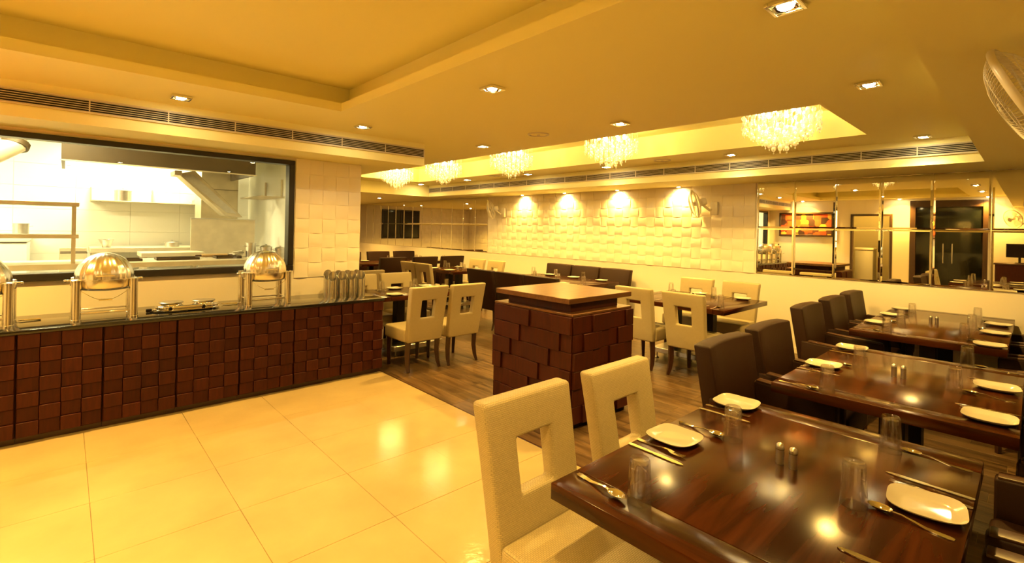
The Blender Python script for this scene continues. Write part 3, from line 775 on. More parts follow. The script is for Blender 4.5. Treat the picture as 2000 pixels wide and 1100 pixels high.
def dining():
    GC, GB = 'cream square-hole chairs', 'brown upholstered armchairs'
    # T1 nearest
    n1 = 'the nearest table'
    table('t1', 1.148, 2.45, .112, 1.035, 'dark walnut table nearest the camera at bottom right')
    chair('cream', 1.345, 1.055, '-y', 'cream woven chair with square hole, nearest one, at left', GC)
    chair('cream', 1.95, 1.045, '-y', 'cream woven chair with square hole, in front of the podium', GC)
    chair('brown', 2.49, -.14, '+y', 'dark armchair at the right edge beside the nearest table, farther one', GB)
    chair('brown', 1.80, -.14, '+y', 'dark armchair at the lower right corner beside the nearest table', GB)
    setting(1.75, .938, '-y', 'podium side near seat', n1, gl=.49); setting(2.325, .938, '-y', 'podium side far seat', n1, gl=.40)
    setting(1.885, .207, '+y', 'right side far seat', n1, gl=.42); setting(1.30, .207, '+y', 'right side near seat', n1, gl=.44)
    shakers(1.862, .598, n1)
    # T2
    n2 = 'the second table'
    table('t2', 2.842, 4.24, .028, .965, 'dark walnut table second from the camera at right')
    chair('brown', 2.96, .975, '-y', 'dark brown armchair at the second table, nearer one', GB); chair('brown', 3.70, .985, '-y', 'dark brown armchair at the second table, farther one', GB)
    chair('brown', 3.3, -.2, '+y', 'dark armchair at right edge by the second table, nearer one', GB); chair('brown', 4.02, -.2, '+y', 'dark armchair at right edge by the second table, farther one', GB)
    setting(3.44, .87, '-y', 'mirror-left side near seat', n2, gl=.54); setting(4.12, .87, '-y', 'mirror-left side far seat', n2, gl=.54)
    setting(3.03, .125, '+y', 'right side near seat', n2, gl=.42); setting(3.68, .125, '+y', 'right side far seat', n2, gl=.50)
    shakers(3.532, .54, n2)
    # T3
    n3 = 'the right-mirror table'
    table('t3', 5.0, 7.02, .12, 1.08, 'long dark walnut table below the right mirrors')
    for x, wh in ((5.03, 'nearest'), (5.86, 'middle'), (6.64, 'farthest')):
        chair('brown', x, 1.12, '-y', 'brown armchair in the row by the right mirrors, %s of three' % wh, GB)
    for x, wh in ((5.25, 'nearest'), (5.95, 'middle'), (6.65, 'farthest')):
        chair('brown', x, -.05, '+y', 'dark armchair at far right edge below the mirrors, %s of three' % wh, GB)
    for x, wh in ((5.55, 'near'), (6.22, 'middle'), (6.83, 'far')): setting(x, .985, '-y', 'left side %s seat' % wh, n3, gl=.46)
    for x, wh in ((5.1, 'near'), (5.78, 'middle'), (6.38, 'far')): setting(x, .215, '+y', 'right side %s seat' % wh, n3, gl=.17, items='pksg')
    shakers(5.98, .65, n3)
    # T9 cream set by the panelled wall, right
    n9 = 'the cream-chair table'
    table('t9', 5.03, 6.22, 2.17, 3.45, 'dark wood table between cream chairs under the right wall fan', 'y')
    chair('cream', 5.09, 2.5, '+x', 'cream chair with its back to the camera, right of the podium, nearer one', GC); chair('cream', 5.09, 3.1, '+x', 'cream chair with its back to the camera, half behind the podium', GC)
    chair('cream', 6.24, 3.21, '-x', 'cream chair against the wave-panel wall, left one below the fan', GC); chair('cream', 6.24, 2.61, '-x', 'cream chair against the back wall, right one below the fan', GC)
    setting(6.12, 2.98, '-x', 'wall side left seat', n9, 'pksg', .30); setting(6.12, 2.42, '-x', 'wall side right seat', n9, 'pksg', .30)
    setting(5.13, 2.62, '+x', 'podium side right seat', n9, 'pksg', .30); setting(5.13, 3.2, '+x', 'podium side left seat', n9, 'pksg', .30)
    shakers(5.62, 2.83, n9)
    # T8 long table before the wave panels
    n8 = 'the wave-panel table'
    table('t8', 5.38, 6.45, 4.45, 6.2, 'long dark table in front of the wave-panel wall with brown chairs', 'y')
    for y, wh in ((6.07, 'left'), (5.44, 'middle'), (4.81, 'right')):
        chair('brown', 6.58, y, '-x', 'brown armchair against the wave-panel wall, %s of three' % wh, GB)
    for y, wh in ((5.86, 'left'), (5.2, 'middle'), (4.56, 'right')):
        chair('brown', 5.07, y, '+x', 'brown armchair with its back to the camera behind the podium, %s of three' % wh, GB)
    for y, wh in ((5.85, 'left'), (5.3, 'middle'), (4.72, 'right')): setting(6.35, y, '-x', 'wall side %s seat' % wh, n8, 'pksg', .26)
    for y, wh in ((5.8, 'left'), (5.25, 'middle'), (4.78, 'right')): setting(5.48, y, '+x', 'near side %s seat' % wh, n8, 'pksg', .26)
    shakers(5.9, 5.3, n8)
    # T4 beside the buffet end
    n4 = 'the buffet-end table'
    table('t4', 2.62, 3.82, 4.98, 5.72, 'dark wood table just past the end of the buffet')
    chair('cream', 2.9, 4.735, '+y', 'cream chair with its back to the camera at the buffet end', GC); chair('cream', 3.4, 4.70, '+y', 'cream chair with its back to the camera, second from the buffet', GC)
    chair('cream', 2.83, 5.68, '-y', 'cream chair facing the camera behind the cutlery cylinders', GC); chair('cream', 3.36, 5.68, '-y', 'cream chair facing the camera at the table past the buffet', GC)
    setting(2.86, 5.09, '+y', 'near side left seat', n4, 'pksg', .3); setting(3.42, 5.09, '+y', 'near side right seat', n4, 'pksg', .28)
    setting(3.14, 5.61, '-y', 'far side right seat', n4, 'pksg', .25); setting(3.62, 5.61, '-y', 'far side corner seat', n4, 'psg', .25)
    shakers(3.3, 5.4, n4)
    # T5 behind it
    table('t5', 2.75, 3.75, 7.05, 7.8, 'dark wood table mostly hidden by the kitchen wall end')
    chair('cream', 3.22, 6.8, '+y', 'cream chair half hidden by the wave-panel pillar', GC)
    setting(3.2, 7.15, '+y', 'near seat', 'the pillar table', 'pg', .2)
    # T7
    n7 = 'the left-mirror table'
    table('t7', 5.22, 6.02, 7.2, 8.25, 'dark wood table with cream chairs on two sides, far left centre', 'y')
    chair('cream', 4.94, 7.29, '+x', 'small cream chair with its back to the camera, right of a pair', GC); chair('cream', 4.93, 7.77, '+x', 'small cream chair with its back to the camera, left of a pair', GC)
    chair('cream', 6.03, 7.88, '-x', 'cream chair against the wall below the left fan, left one', GC); chair('cream', 6.03, 7.28, '-x', 'cream chair against the wall below the left fan, right one', GC)
    setting(5.92, 7.95, '-x', 'wall side left seat', n7, 'pg', .28); setting(5.92, 7.42, '-x', 'wall side right seat', n7, 'pg', .28)
    setting(5.32, 7.45, '+x', 'near side right seat', n7, 'pg', .25); setting(5.32, 7.98, '+x', 'near side left seat', n7, 'pg', .25)
    shakers(5.6, 7.6, n7)
    # T6 farthest
    n6 = 'the farthest table'
    table('t6', 4.6, 6.9, 9.62, 10.5, 'farthest dark long table among brown chairs at left')
    for x, wh in ((5.0, 'left'), (5.78, 'middle'), (6.5, 'right')):
        chair('brown', x, 9.3, '+y', 'brown armchair with its back to the camera at the farthest table, %s' % wh, GB)
    for x, wh in ((5.1, 'left'), (5.88, 'middle'), (6.62, 'right')):
        chair('brown', x, 11.08, '-y', 'brown armchair facing the camera behind the farthest table, %s' % wh, GB)
    for x, wh in ((5.2, 'left'), (5.95, 'middle'), (6.6, 'right')): setting(x, 9.73, '+y', 'near %s seat' % wh, n6, 'pg', .25)
    for x, wh in ((5.05, 'left'), (5.8, 'middle'), (6.55, 'right')): setting(x, 10.39, '-y', 'far %s seat' % wh, n6, 'pg', .25)
    shakers(5.8, 10.1, n6)
dining()

# ------------------------------------------------------------------ things on the buffet
def chafing(x, y, label):
    t = thing('chafing_dish', label, 'chafing dish', (x, y, COUNTER_H), 0, 'roll-top chafing dishes on the buffet')
    lg = B().lathe([(0, 0), (.032, 0), (.032, .02), (.029, .022), (.029, .300), (.031, .302), (.031, .312), (.022, .318), (0, .319)], 20).mesh('leg', 'satin')
    for sx in (-1, 1):
        for sy in (-1, 1): link('leg', lg, t, (sx * .168, sy * .128, 0))
    part('water_pan', B().lathe([(0, .226), (.14, .226), (.172, .238), (.182, .252), (.184, .300), (.190, .302), (.190, .312), (.17, .314)], 44), 'satin', t)
    lid = B().lathe([(.180, .310)] + [(.182 * math.cos(a), .316 + .196 * math.sin(a)) for a in [PI / 2 * i / 12 for i in range(1, 12)]] + [(0, .512)], 120)
    lid.warp(lambda p: (p.x * (1 + .011 * math.cos(22 * math.atan2(p.y, p.x))), p.y * (1 + .011 * math.cos(22 * math.atan2(p.y, p.x))), p.z))
    part('roll_top_lid', lid, 'satin', t, ang=60)
    part('lid_handle', B().tube([(-.055, -.178, .340), (-.05, -.202, .344), (.05, -.202, .344), (.055, -.178, .340)], .0045, 8), 'chrome', t)
    for sx in (-1, 1):
        part('side_bracket', B().box(sx * .19 - .012, sx * .19 + .012, -.02, .02, .262, .31, .004, 1), 'satin', t)
        part('knob', B().tube([(sx * .19, 0, .30), (sx * .225, 0, .30)], [.008, .010], 12).sphere((sx * .228, 0, .30), .012, 10, 8), 'chrome', t)
        part('rail', B().tube([(sx * .168, -.128, .07), (sx * .168, .128, .07)], .006, 8), 'chrome', t)
    for y_ in (-.115, .115): part('cross_bar', B().box(-.158, .158, y_ - .01, y_ + .01, .056, .068, .002, 1), 'satin', t)
    arc = [(-.14 + .28 * i / 12, -.135, .23 - .075 * math.sin(PI * i / 12)) for i in range(13)]
    part('bail_wire', B().tube(arc, .002, 6), 'chrome', t); part('bail_grip', B().tube([(-.04, -.135, .157), (.04, -.135, .157)], .006, 8), 'chrome', t)
chafing(.236, 4.945, 'roll-top steel chafing dish at the left of the buffet')
chafing(1.40, 4.955, 'roll-top steel chafing dish at the right of the buffet')
chafing(-.45, 4.95, 'roll-top steel chafing dish outside the left edge, seen in mirrors')

def cutlery_cylinders():
    r = .043
    b = B(); n = 28
    lo = [(r * math.cos(2 * PI * i / n), r * math.sin(2 * PI * i / n)) for i in range(n)]
    def zt(x, y): return .232 + .046 * (y / r)
    rings = [[b.bm.verts.new((x, y, 0)) for x, y in lo], [b.bm.verts.new((x, y, zt(x, y))) for x, y in lo], [b.bm.verts.new((x * .96, y * .96, zt(x, y))) for x, y in lo], [b.bm.verts.new((x * .96, y * .96, .01)) for x, y in lo]]
    for A, C in zip(rings, rings[1:]):
        for i in range(n): b.bm.faces.new([A[i], A[(i + 1) % n], C[(i + 1) % n], C[i]])
    b.bm.faces.new(rings[0]); b.bm.faces.new(rings[3])
    me = b.mesh('cylinder_body', 'steel', 40)
    seam = B().tube([(0, -r - .001, .02), (0, -r - .001, .19)], .002, 6).mesh('seam', 'chrome')
    P = [(2.055 + .104 * i, 4.955) for i in range(4)] + [(2.06 + .104 * i, 5.075) for i in range(4)] + [(2.10, 5.195)]
    words = ['front row first from left', 'front row second', 'front row third', 'front row at the right end', 'back row first from left', 'back row second', 'back row third', 'back row at the right end', 'rearmost by the wall']
    for (x, y), wd in zip(P, words):
        t = tag(link('cutlery_cylinder', me, None, (x, y, COUNTER_H), (0, 0, -.42)), 'slant-cut steel cutlery cylinder on the buffet end, ' + wd, 'cutlery holder', 'steel cutlery cylinders')
        link('seam', seam, t)
cutlery_cylinders()

def hotplate():
    t = thing('double_hotplate', 'chrome double hotplate with black knobs between the chafing dishes', 'hotplate', (.80, 5.03, COUNTER_H), .0)
    def ob(w, d, n=10):
        pts = []
        for k in range(4):
            cx, cy = ((w - d) if k in (0, 3) else -(w - d)), 0
            for i in range(n):
                a = -PI / 2 + PI * i / (n - 1)
                if k == 0: pts.append((w - d + d * math.cos(a), d * math.sin(a)))
                if k == 2: pts.append((-(w - d) - d * math.cos(a), -d * math.sin(a)))
        return pts
    part('body', B().prism(ob(.235, .115), .018, .05, .012, 3), 'chrome', t)
    part('base_tray', B().prism(ob(.245, .122), .010, .02, .003, 1), 'chrome', t)
    for sx in (-1, 1):
        part('ring', B().lathe([(.085, .048), (.082, .062), (.078, .066)], 32, (sx * .12, 0, 0)), 'chrome', t)
        part('plate', B().lathe([(.088, .066), (.088, .074), (.084, .077), (0, .075)], 32, (sx * .12, 0, 0)), 'steel', t)
        part('knob', B().lathe([(0, 0), (.014, 0), (.012, -.018), (0, -.02)], 14, (sx * .12 - .02, -.116, .034), 'Y'), 'black', t)
        for sy in (-1, 1): part('foot', B().lathe([(0, 0), (.012, 0), (.010, .012)], 10, (sx * .19, sy * .07, 0)), 'black', t)
    part('cable', B().tube([(-.24, -.02, .012), (-.27, -.05, .008), (-.24, -.10, .006), (-.15, -.13, .006), (-.02, -.135, .006)], .005, 6), 'black', t)
    part('plug', B().box(-.295, -.255, -.03, .0, .002, .03, .005, 2), 'black', t)
hotplate()

def tongs(x, y, rz, label):
    t = thing('serving_tongs', label, 'tongs', (x, y, COUNTER_H), rz, 'serving tongs on the buffet')
    for s in (-1, 1):
        part('arm', B().tube([(-.07, 0, .006), (-.03, s * .012, .008), (.03, s * .022, .008), (.075, s * .016, .006)], [.004, .0045, .004, .006], 6), 'chrome', t)
    part('spring', B().tube([(-.07, -.004, .006), (-.082, 0, .012), (-.07, .004, .006)], .004, 6), 'chrome', t)
tongs(-.2, 5.10, .1, 'small steel serving tongs at the left end of the buffet')
tongs(1.165, 5.12, -.3, 'small steel serving tongs beside the hotplate')

# ------------------------------------------------------------------ wall fans
def fan(root_loc, centre, normal, label, wall_pt, R=.2):
    t = thing('wall_fan', label, 'fan', (0, 0, 0), 0, 'white wall fans')
    c = Vector(centre); n = Vector(normal).normalized(); q = n.to_track_quat('Z', 'Y'); e = q.to_euler()
    part('rim', B().lathe([(R + .004, -.012), (R + .009, -.006), (R + .010, 0), (R + .009, .006), (R + .004, .012), (R - .002, .011), (R - .002, -.011)], 48, close=True), 'white', t, c, e)
    for nm, s, dep in (('front_cage', 1, .075), ('rear_cage', -1, .07)):
        b = B()
        for k in range(84):
            a = 2 * PI * k / 84
            pts = [(r * math.cos(a), r * math.sin(a), s * dep * (1 - (r / R) ** 3.2) ** .8) for r in (R * .22, R * .5, R * .7, R * .82, R * .91, R * .97, R)]
            b.tube(pts, .0009, 3, False)
        for r in (R * .5, R * .8):
            b.tube([(r * math.cos(2 * PI * i / 40), r * math.sin(2 * PI * i / 40), s * dep * (1 - (r / R) ** 3.2) ** .8) for i in range(41)], .0016, 3, False)
        b.lathe([(0, s * dep), (R * .22, s * dep), (R * .23, s * (dep - .008)), (0, s * (dep - .008))], 24)
        part(nm, b, 'white', t, c, e)
    hub = part('hub', B().lathe([(0, .03), (.028, .028), (.034, -.02), (0, -.02)], 20), 'white', t, c, e)
    for k in range(3):
        b = B(); a0 = 2 * PI * k / 3; g = []
        for i in range(6):
            r = .03 + (R * .86 - .03) * i / 5; wdt = .35 + .75 * math.sin(PI * (i + .6) / 6.4)
            g.append([b.bm.verts.new((r * math.cos(a0 + u * wdt), r * math.sin(a0 + u * wdt), u * .03 * (1 - .3 * i / 5))) for u in (-.5, -.2, .2, .5)])
        for i in range(5):
            for j in range(3): b.bm.faces.new([g[i][j], g[i + 1][j], g[i + 1][j + 1], g[i][j + 1]])
        geo = bmesh.ops.solidify(b.bm, geom=b.bm.faces[:], thickness=.002)
        part('blade', b, 'frost', t, c, e)
    part('motor', B().lathe([(0, -.075), (.05, -.075), (.056, -.085), (.056, -.14), (.045, -.165), (0, -.17)], 24), 'white', t, c, e)
    m = c - n * .13; wp = Vector(wall_pt)
    part('arm', B().tube([m, m + Vector((0, 0, -.06)), (m + wp) / 2 + Vector((0, 0, -.08)), wp], [.022, .02, .02, .024], 12), 'white', t)
    dv = (wp - m); dv.z = 0
    if abs(dv.x) > abs(dv.y): part('wall_bracket', B().box(wp.x - .05, wp.x, wp.y - .055, wp.y + .055, wp.z - .11, wp.z + .09, .012, 2), 'white', t)
    else: part('wall_bracket', B().box(wp.x - .055, wp.x + .055, wp.y, wp.y + .05, wp.z - .11, wp.z + .09, .012, 2), 'white', t)
fan(None, (XB - .22, 3.42, 1.985), (-.55, .8, -.25), 'white wall fan on the wave panels, right one', (XB - .03, 3.20, 1.93))
fan(None, (XB - .22, 8.08, 1.97), (-.55, .8, -.25), 'white wall fan at the left end of the wave panels', (XB - .03, 7.86, 1.92))
fan(None, (2.475, .012, 2.035), (.17, .88, -.43), 'large white wall fan at the upper right edge', (2.50, YR, 1.98), .22)
fan(None, (XR + .3, .32, 2.0), (.7, .7, -.3), 'white wall fan on the rear wall seen in the right mirror', (XR, .1, 1.92))

# ------------------------------------------------------------------ kitchen behind the glass
def kitchen():
    KX0, KX1, KY, KF, KC = -2.3, 2.26, 9.0, .22, 2.75
    b = B(); b.box(KX0, KX1, KY, KY + .1, 0, KC)
    wb = struct('wall_kitchen_back', b, 'kwall', 'white tiled kitchen back wall', 'wall')
    struct('wall_kitchen_side', B().box(KX1, XP - .12, YK + .12, KY + .1, 0, KC), 'kwall', 'white tiled kitchen side wall', 'wall')
    struct('wall_kitchen_left', B().box(KX0 - .1, KX0, YK + .12, KY + .1, 0, KC), 'kwall')
    struct('ceiling_kitchen', B().box(KX0 - .1, XP, YK + .12, KY + .1, KC, KC + .1), 'kwall')
    struct('floor_kitchen', B().box(KX0, KX1, YK + .12, KY, 0, KF), 'grey')
    tm = B().box(.002, .598, -.006, 0, .002, .298, .0015, 1).mesh('wall_tile', 'kwall')
    x = KX0
    while x < KX1 - .3:
        for k in range(7): link('wall_tile', tm, wb, (x, KY, .5 + .3 * k))
        x += .6
    # tubes
    for x, y, wd, pf, rz in ((-1.1, 7.4, 'left', .17, 0), (.75, 8.50, 'rear', .13, 0), (2.06, 7.6, 'right', .5, PI / 2), (-.4, 6.3, 'nearest the window', .17, 0)):
        t = thing('tube_light', 'fluorescent kitchen ceiling tube, ' + wd, 'light', (x, y, KC - .05), rz, 'kitchen tube lights')
        part('housing', B().box(-.6, .6, -.04, .04, .01, .05, .004, 1), 'fridge', t); part('tube', B().tube([(-.58, 0, -.008), (.58, 0, -.008)], .014, 10), 'tube', t)
        l = bpy.data.lights.new('tube_glow', 'AREA'); l.shape = 'RECTANGLE'; l.size = 1.15; l.size_y = .06; l.energy = TUBE_W * pf; l.color = KITCHEN
        link('tube_glow', l, t, (0, 0, -.03))
    # hood
    t = thing('extractor_hood', 'long steel extractor hood hanging from the kitchen ceiling', 'extractor hood', (0, 0, 0))
    part('front_panel', B().box(-.04, 1.84, 7.0, 7.03, 2.19, KC - .02, .003, 1), 'hood', t); part('canopy', B().box(-.04, 1.84, 7.03, 8.2, 2.42, 2.45), 'ksteel', t)
    part('side_panel', B().box(1.81, 1.84, 7.03, 8.2, 2.19, KC - .02), 'hood', t); part('side_panel', B().box(-.04, -.01, 7.03, 8.2, 2.19, KC - .02), 'hood', t)
    part('rim', B().box(-.05, 1.85, 6.985, 7.0, 2.185, 2.20, .003, 1), 'ksteel', t)
    t = thing('air_duct', 'slanting steel air duct below the hood, right', 'duct', (0, 0, 0))
    part('duct_body', B().hexa([(1.06, 7.5, 2.18), (1.24, 7.5, 2.24), (1.24, 7.8, 2.24), (1.06, 7.8, 2.18)], [(1.60, 7.5, 1.66), (1.82, 7.5, 1.64), (1.82, 7.8, 1.64), (1.60, 7.8, 1.66)], .004, 1), 'ksteel', t)
    part('duct_flange', B().hexa([(1.10, 7.49, 2.16), (1.22, 7.49, 2.19), (1.22, 7.5, 2.19), (1.10, 7.5, 2.16)], [(1.62, 7.49, 1.70), (1.74, 7.49, 1.69), (1.74, 7.5, 1.69), (1.62, 7.5, 1.70)]), 'steel', t)
    part('duct_collar', B().box(1.02, 1.10, 7.48, 7.82, 2.16, 2.22, .004, 1), 'ksteel', t)
    t = thing('duct_box', 'pale square duct box on the kitchen side of the hood', 'duct', (0, 0, 0))
    part('box_body', B().box(1.45, 1.93, 8.25, 8.7, 1.62, 2.5, .004, 1), 'ksteel', t); part('seam', B().box(1.45, 1.93, 8.244, 8.25, 2.05, 2.056), 'hood', t)
    t = thing('duct_bend', 'steel duct elbow at the upper left of the kitchen', 'duct', (0, 0, 0))
    part('elbow', B().tube([(-1.2, 6.9, 2.05), (-.62, 6.9, 2.12), (-.4, 6.95, 2.3), (-.38, 7.0, 2.6)], .11, 12), 'ksteel', t); part('collar', B().tube([(-.4, 6.95, 2.28), (-.39, 6.97, 2.33)], .125, 12), 'hood', t)
    # partition
    t = thing('splash_panel', 'plain steel splash panel standing in the kitchen', 'panel', (0, 0, 0))
    part('sheet', B().box(1.225, 2.0, 7.6, 7.62, 1.05, 1.612, .002, 1), 'ksteel', t); part('edge', B().box(1.22, 2.005, 7.595, 7.625, 1.605, 1.618, .002, 1), 'steel', t)
    def worktable(x0, x1, y0, y1, z, label, th=.05):
        t = thing('work_table', label, 'table', (0, 0, 0), 0, 'steel kitchen work tables')
        part('table_top', B().box(x0, x1, y0, y1, z - th, z, .003, 1), 'ksteel', t)
        lm = B().box(-.02, .02, -.02, .02, KF, z - th).mesh('leg', 'ksteel')
        for x in (x0 + .04, x1 - .04):
            for y in (y0 + .04, y1 - .04): link('leg', lm, t, (x, y, 0))
        part('under_shelf', B().box(x0 + .03, x1 - .03, y0 + .03, y1 - .03, KF + .25, KF + .27), 'ksteel', t)
    worktable(-1.6, 2.2, 5.95, 6.6, 1.155, 'steel pass table directly behind the kitchen window')
    worktable(.66, 1.3, 7.1, 7.55, 1.185, 'small steel work table in the middle of the kitchen')
    worktable(.24, 1.5, 8.2, 8.9, 1.20, 'steel work table along the kitchen back wall', .06)
    # over-shelf on the pass table
    t = thing('over_shelf', 'two-tier steel rack standing on the pass table at left', 'rack', (0, 0, 0))
    for z in (1.70, 1.405): part('shelf', B().box(-1.5, .095, 5.98, 6.3, z - .018, z + .016, .003, 1), 'ksteel', t)
    for x in (.06, -1.42):
        for y in (6.0, 6.28): part('post', B().box(x - .014, x + .014, y - .014, y + .014, 1.155, 1.69), 'ksteel', t)
    # wall shelf
    t = thing('storage_shelf', 'long steel shelf on the kitchen back wall', 'shelf', (0, 0, 0))
    part('board', B().box(.25, 1.66, 8.70, 8.99, 1.825, 1.838, .002, 1), 'ksteel', t)
    for x in (.26, .95, 1.62): part('bracket', B().box(x - .008, x + .008, 8.94, 8.99, 1.83, 2.03, .002, 1), 'ksteel', t)
    def pot(x, y, z, r, h, label, lid=False, taper=1.0, n=24):
        t = thing('cooking_pot', label, 'pot', (x, y, z), 0, 'steel kitchen pots')
        part('pot_body', B().lathe([(0, 0), (r * taper, 0), (r, h), (r + .006, h), (r + .006, h - .006), (r - .003, h - .004), (r * taper - .003, .004), (0, .004)], n), 'steel', t)
        if lid: part('lid', B().lathe([(r + .004, h), (r * .7, h + .018), (.012, h + .022), (.012, h + .034), (0, h + .036)], n), 'steel', t)
        if taper == 1.0:
            for s in (-1, 1): part('handle', B().tube([(s * r, -.03, h * .75), (s * (r + .03), -.025, h * .78), (s * (r + .03), .025, h * .78), (s * r, .03, h * .75)], .004, 6), 'steel', t)
    pot(.60, 8.82, 1.838, .10, .15, 'ridged steel pot on the kitchen wall shelf', True); pot(1.5, 8.84, 1.838, .07, .05, 'small steel pan at the right of the wall shelf', True)
    pot(-.405, 8.6, 1.36, .075, .14, 'steel pot at the far left of the kitchen'); pot(.405, 8.4, 1.20, .08, .11, 'tapered steel bowl on the back work table', False, .55); pot(1.13, 8.4, 1.20, .085, .065, 'low lidded steel pot on the back work table', True)
    pot(1.66, 6.45, 1.155, .055, .17, 'tall steel canister stack at the window corner'); pot(1.815, 6.40, 1.155, .065, .12, 'steel canister beside the tall stack', True); pot(1.98, 6.4, 1.155, .06, .10, 'steel canister against the window frame', True)
    # fridge, oven
    t = thing('chest_freezer', 'white enamel freezer at the left of the kitchen', 'freezer', (0, 0, 0))
    part('cabinet', B().box(-1.5, -.33, 8.2, 8.95, KF, 1.27, .01, 2), 'fridge', t); part('lid', B().box(-1.5, -.32, 8.18, 8.96, 1.28, 1.355, .012, 2), 'fridge', t); part('gasket', B().box(-1.49, -.335, 8.195, 8.95, 1.27, 1.28), 'hood', t)
    t = thing('gas_range', 'low steel cooking range beside the freezer', 'range', (0, 0, 0))
    part('body', B().box(-.05, .22, 7.9, 8.6, KF, 1.02, .005, 1), 'ksteel', t); part('back_guard', B().box(-.05, .22, 8.55, 8.6, 1.02, 1.19, .003, 1), 'ksteel', t)
    for i in range(4): part('grate_bar', B().tube([(-.04, 7.98 + .13 * i, 1.15), (.21, 7.98 + .13 * i, 1.15)], .006, 6), 'hood', t)
    for q, (x0, x1, y, lab) in enumerate(((.70, 1.08, 6.15, 'shallow steel tray with cutlery on the pass table'), (1.25, 1.5, 6.2, 'dark tray with utensils beside the canisters'), (.45, .58, 6.1, 'small dark tray behind the left chafing dish'))):
        t = thing('tray', lab, 'tray', (0, 0, 0), 0, 'trays on the pass table')
        part('tray_base', B().box(x0, x1, y, y + .22, 1.155, 1.162, .002, 1), 'hood', t)
        part('tray_rim', B().box(x0, x1, y, y + .008, 1.16, 1.18).box(x0, x1, y + .212, y + .22, 1.16, 1.18).box(x0, x0 + .008, y, y + .22, 1.16, 1.18).box(x1 - .008, x1, y, y + .22, 1.16, 1.18), 'hood', t)
    t = thing('paper_heap', 'crumpled pale papers beside the kitchen canisters', 'papers', (1.5, 6.5, 1.163))
    for k in range(4):
        b = B().box(-.07, .07, -.05, .05, .002 + .016 * k, .012 + .016 * k, .002, 1)
        b.warp(lambda p: (p.x + .01 * math.sin(9 * p.y + k), p.y + .02 * math.sin(20 * p.x + k), p.z + .006 * math.sin(40 * p.x + 30 * p.y)))
        part('sheet', b, 'paper', t, (0.01 * k, 0, 0), (0, 0, .5 * k))
    t = thing('rolling_pin', 'pale wooden rolling pin lying on the pass table', 'rolling pin', (1.28, 6.46, 1.18))
    part('barrel', B().tube([(-.13, 0, 0), (.13, 0, 0)], .02, 12), plain('pale_wood', (.5, .33, .14), .5), t)
    for s in (-1, 1): part('handle', B().tube([(s * .13, 0, 0), (s * .19, 0, 0)], .01, 10), 'darkwood', t)
    # wire rack on the side wall
    t = thing('wire_rack', 'wire rack on the kitchen side wall at right', 'rack', (0, 0, 0))
    for i in range(8): part('wire', B().tube([(2.25, 7.15 + .15 * i, 1.935), (1.95, 7.15 + .15 * i, 1.935)], .006, 6), 'ksteel', t)
    for x in (2.24, 1.96): part('rail', B().tube([(x, 7.12, 1.94), (x, 8.22, 1.94)], .008, 6), 'ksteel', t)
    for y in (7.25, 8.0): part('bracket', B().box(2.235, 2.258, y - .012, y + .012, 1.93, 2.19), 'ksteel', t)
kitchen()

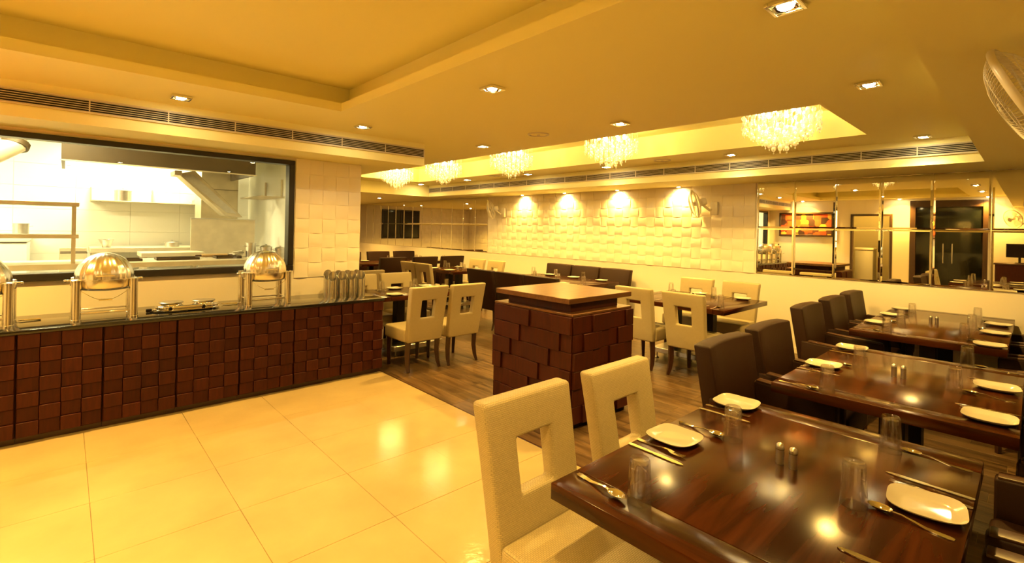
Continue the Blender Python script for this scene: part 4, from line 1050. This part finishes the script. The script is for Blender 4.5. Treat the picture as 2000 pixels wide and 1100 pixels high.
# ------------------------------------------------------------------ rear side seen only in the mirrors
def rear():
    t = thing('framed_painting', 'wide abstract painting in red, orange and brown seen in the mirror', 'painting', (XR, 4.42, 1.86))
    fr = B(); hw, hh = .685, .34
    fr.box(0, .035, -hw, hw, hh - .05, hh, .006, 1).box(0, .035, -hw, hw, -hh, -hh + .05, .006, 1).box(0, .035, -hw, -hw + .05, -hh + .05, hh - .05, .006, 1).box(0, .035, hw - .05, hw, -hh + .05, hh - .05, .006, 1)
    part('picture_frame', fr, 'doorwood', t); part('canvas', B().box(0, .012, -hw + .05, hw - .05, -hh + .05, hh - .05), 'paint', t)
    # glass entrance door
    d = link('door_1', None); d['kind'] = 'structure'; d['label'] = 'dark glass entrance door on the rear wall seen in the mirror'; d['category'] = 'door'
    f = B(); f.box(XR - .1, XR + .03, .69, .80, 0, 2.46, .004, 1).box(XR - .1, XR + .03, 2.0, 2.11, 0, 2.46, .004, 1).box(XR - .1, XR + .03, .80, 2.0, 2.3, 2.46, .004, 1)
    part('door_frame', f, 'doorwood', d)
    for y0 in (.80, 1.402):
        lf = part('door_leaf', B().box(XR - .06, XR - .04, y0 + .002, y0 + .596, .01, 2.298), 'doorglass', d)
        yy = y0 + (.52 if y0 < 1 else .08)
        part('pull_handle', B().tube([(XR - .04, yy, .95), (XR + .01, yy, .95), (XR + .01, yy, 1.42), (XR - .04, yy, 1.42)], .011, 8), 'chrome', lf)
    # open doorway with cooler behind
    d = link('door_2', None); d['kind'] = 'structure'; d['label'] = 'dark framed open doorway on the rear wall seen in the mirror'; d['category'] = 'door'
    f = B(); f.box(XR - .12, XR + .02, 2.45, 2.50, 0, 2.14, .003, 1).box(XR - .12, XR + .02, 3.30, 3.35, 0, 2.14, .003, 1).box(XR - .12, XR + .02, 2.50, 3.30, 2.09, 2.14, .003, 1)
    part('door_frame', f, 'doorwood', d)
    part('open_leaf', B().box(XR - .9, XR - .12, 2.50, 2.54, .01, 2.08, .002, 1), 'grey', d)
    for nm, bx in (('back', (-3.0, -2.95, 2.0, 3.9, 0, TOP)), ('right', (-3.0, XR - .12, 1.95, 2.0, 0, TOP)), ('left', (-3.0, XR - .12, 3.9, 3.95, 0, TOP))):
        struct('wall_alcove_' + nm, B().box(*bx), 'wall', 'wall of the small room behind the rear doorway, ' + nm, 'wall')
    struct('ceiling_alcove', B().box(-3.0, XR - .12, 2.0, 3.9, TOP, TOP + .05), 'ceil'); struct('floor_alcove', B().box(-3.0, XR - .2, 2.0, 3.9, -.05, 0), 'tile')
    t = thing('utility_cabinet', 'grey lidded cabinet inside the rear doorway seen in the mirror', 'cabinet', (-1.85, 3.1, 0))
    part('body', B().box(-.22, .22, -.2, .2, .04, 1.18, .01, 2), 'grey', t); part('lid', B().box(-.23, .23, -.21, .21, 1.185, 1.25, .015, 2), 'white', t); part('plinth', B().box(-.2, .2, -.18, .18, 0, .04), 'black', t)
    l = bpy.data.lights.new('alcove_lamp', 'POINT'); l.energy = 14; l.color = WARM; l.shadow_soft_size = .08
    t = thing('alcove_light', 'round ceiling lamp in the small rear room', 'light', (-2.1, 2.9, TOP - .02)); part('shade', B().lathe([(0, -.05), (.08, -.04), (.1, 0), (0, 0)], 24), 'white', t); link('alcove_lamp', l, t, (0, 0, -.12))
    # cash desk
    t = thing('cash_desk', 'dark cash desk with monitor at the rear right corner, seen in mirror', 'desk', (XR + .02, .28, 0))
    part('desk_body', B().box(0, .5, -.45, .3, 0, 1.0, .004, 1), 'redwood', t); part('desk_top', B().box(-.0, .53, -.48, .33, 1.0, 1.035, .003, 1), 'darkwood', t)
    mo = part('monitor', B().box(.2, .23, -.28, .14, 1.16, 1.46, .006, 1), 'black', t); part('monitor_stand', B().box(.16, .27, -.14, .0, 1.035, 1.05, .002, 1).box(.205, .225, -.09, -.05, 1.05, 1.18), 'black', mo)
    # potted plant on the buffet's left end
    t = thing('potted_plant', 'leafy potted plant at the buffet end beyond the left edge', 'plant', (-1.02, 5.02, COUNTER_H))
    part('pot', B().lathe([(0, 0), (.05, 0), (.07, .12), (.075, .12), (.066, .125), (0, .11)], 20), 'pot', t)
    for k in range(26):
        a, e = random.uniform(0, 2 * PI), random.uniform(.25, 1.25); L = random.uniform(.16, .46)
        dv = Vector((.5 * math.cos(a) * math.cos(e), .5 * math.sin(a) * math.cos(e), math.sin(e)))
        p0 = Vector((0, 0, .11)); p1 = p0 + dv * L
        st = part('stem', B().tube([p0, p0 + dv * L * .5 + Vector((0, 0, .02)), p1], .002, 4), 'leaf', t)
        b = B(); sd = dv.cross(Vector((0, 0, 1))).normalized() * .025; tip = p1 + dv * .08 + Vector((0, 0, -.02)); mid = p1 + dv * .04
        vs = [b.bm.verts.new(p) for p in (p1, mid + sd, tip, mid - sd)]; b.bm.faces.new(vs)
        bmesh.ops.solidify(b.bm, geom=b.bm.faces[:], thickness=.0015)
        part('leaf', b, 'leaf', t)
    # dark window on the far end wall (left mirrors)
    d = link('window_2', None); d['kind'] = 'structure'; d['label'] = 'dark night window on the far end wall seen in the left mirrors'; d['category'] = 'window'
    part('pane', B().box(4.82, 6.2, YE - .02, YE - .01, 1.2, 2.1), 'doorglass', d)
    part('window_frame', B().box(4.78, 6.24, YE - .03, YE, 2.1, 2.14).box(4.78, 6.24, YE - .03, YE, 1.16, 1.2).box(4.78, 4.82, YE - .03, YE, 1.2, 2.1).box(6.2, 6.24, YE - .03, YE, 1.2, 2.1).box(5.49, 5.53, YE - .03, YE, 1.2, 2.1), 'frame', d)
rear()
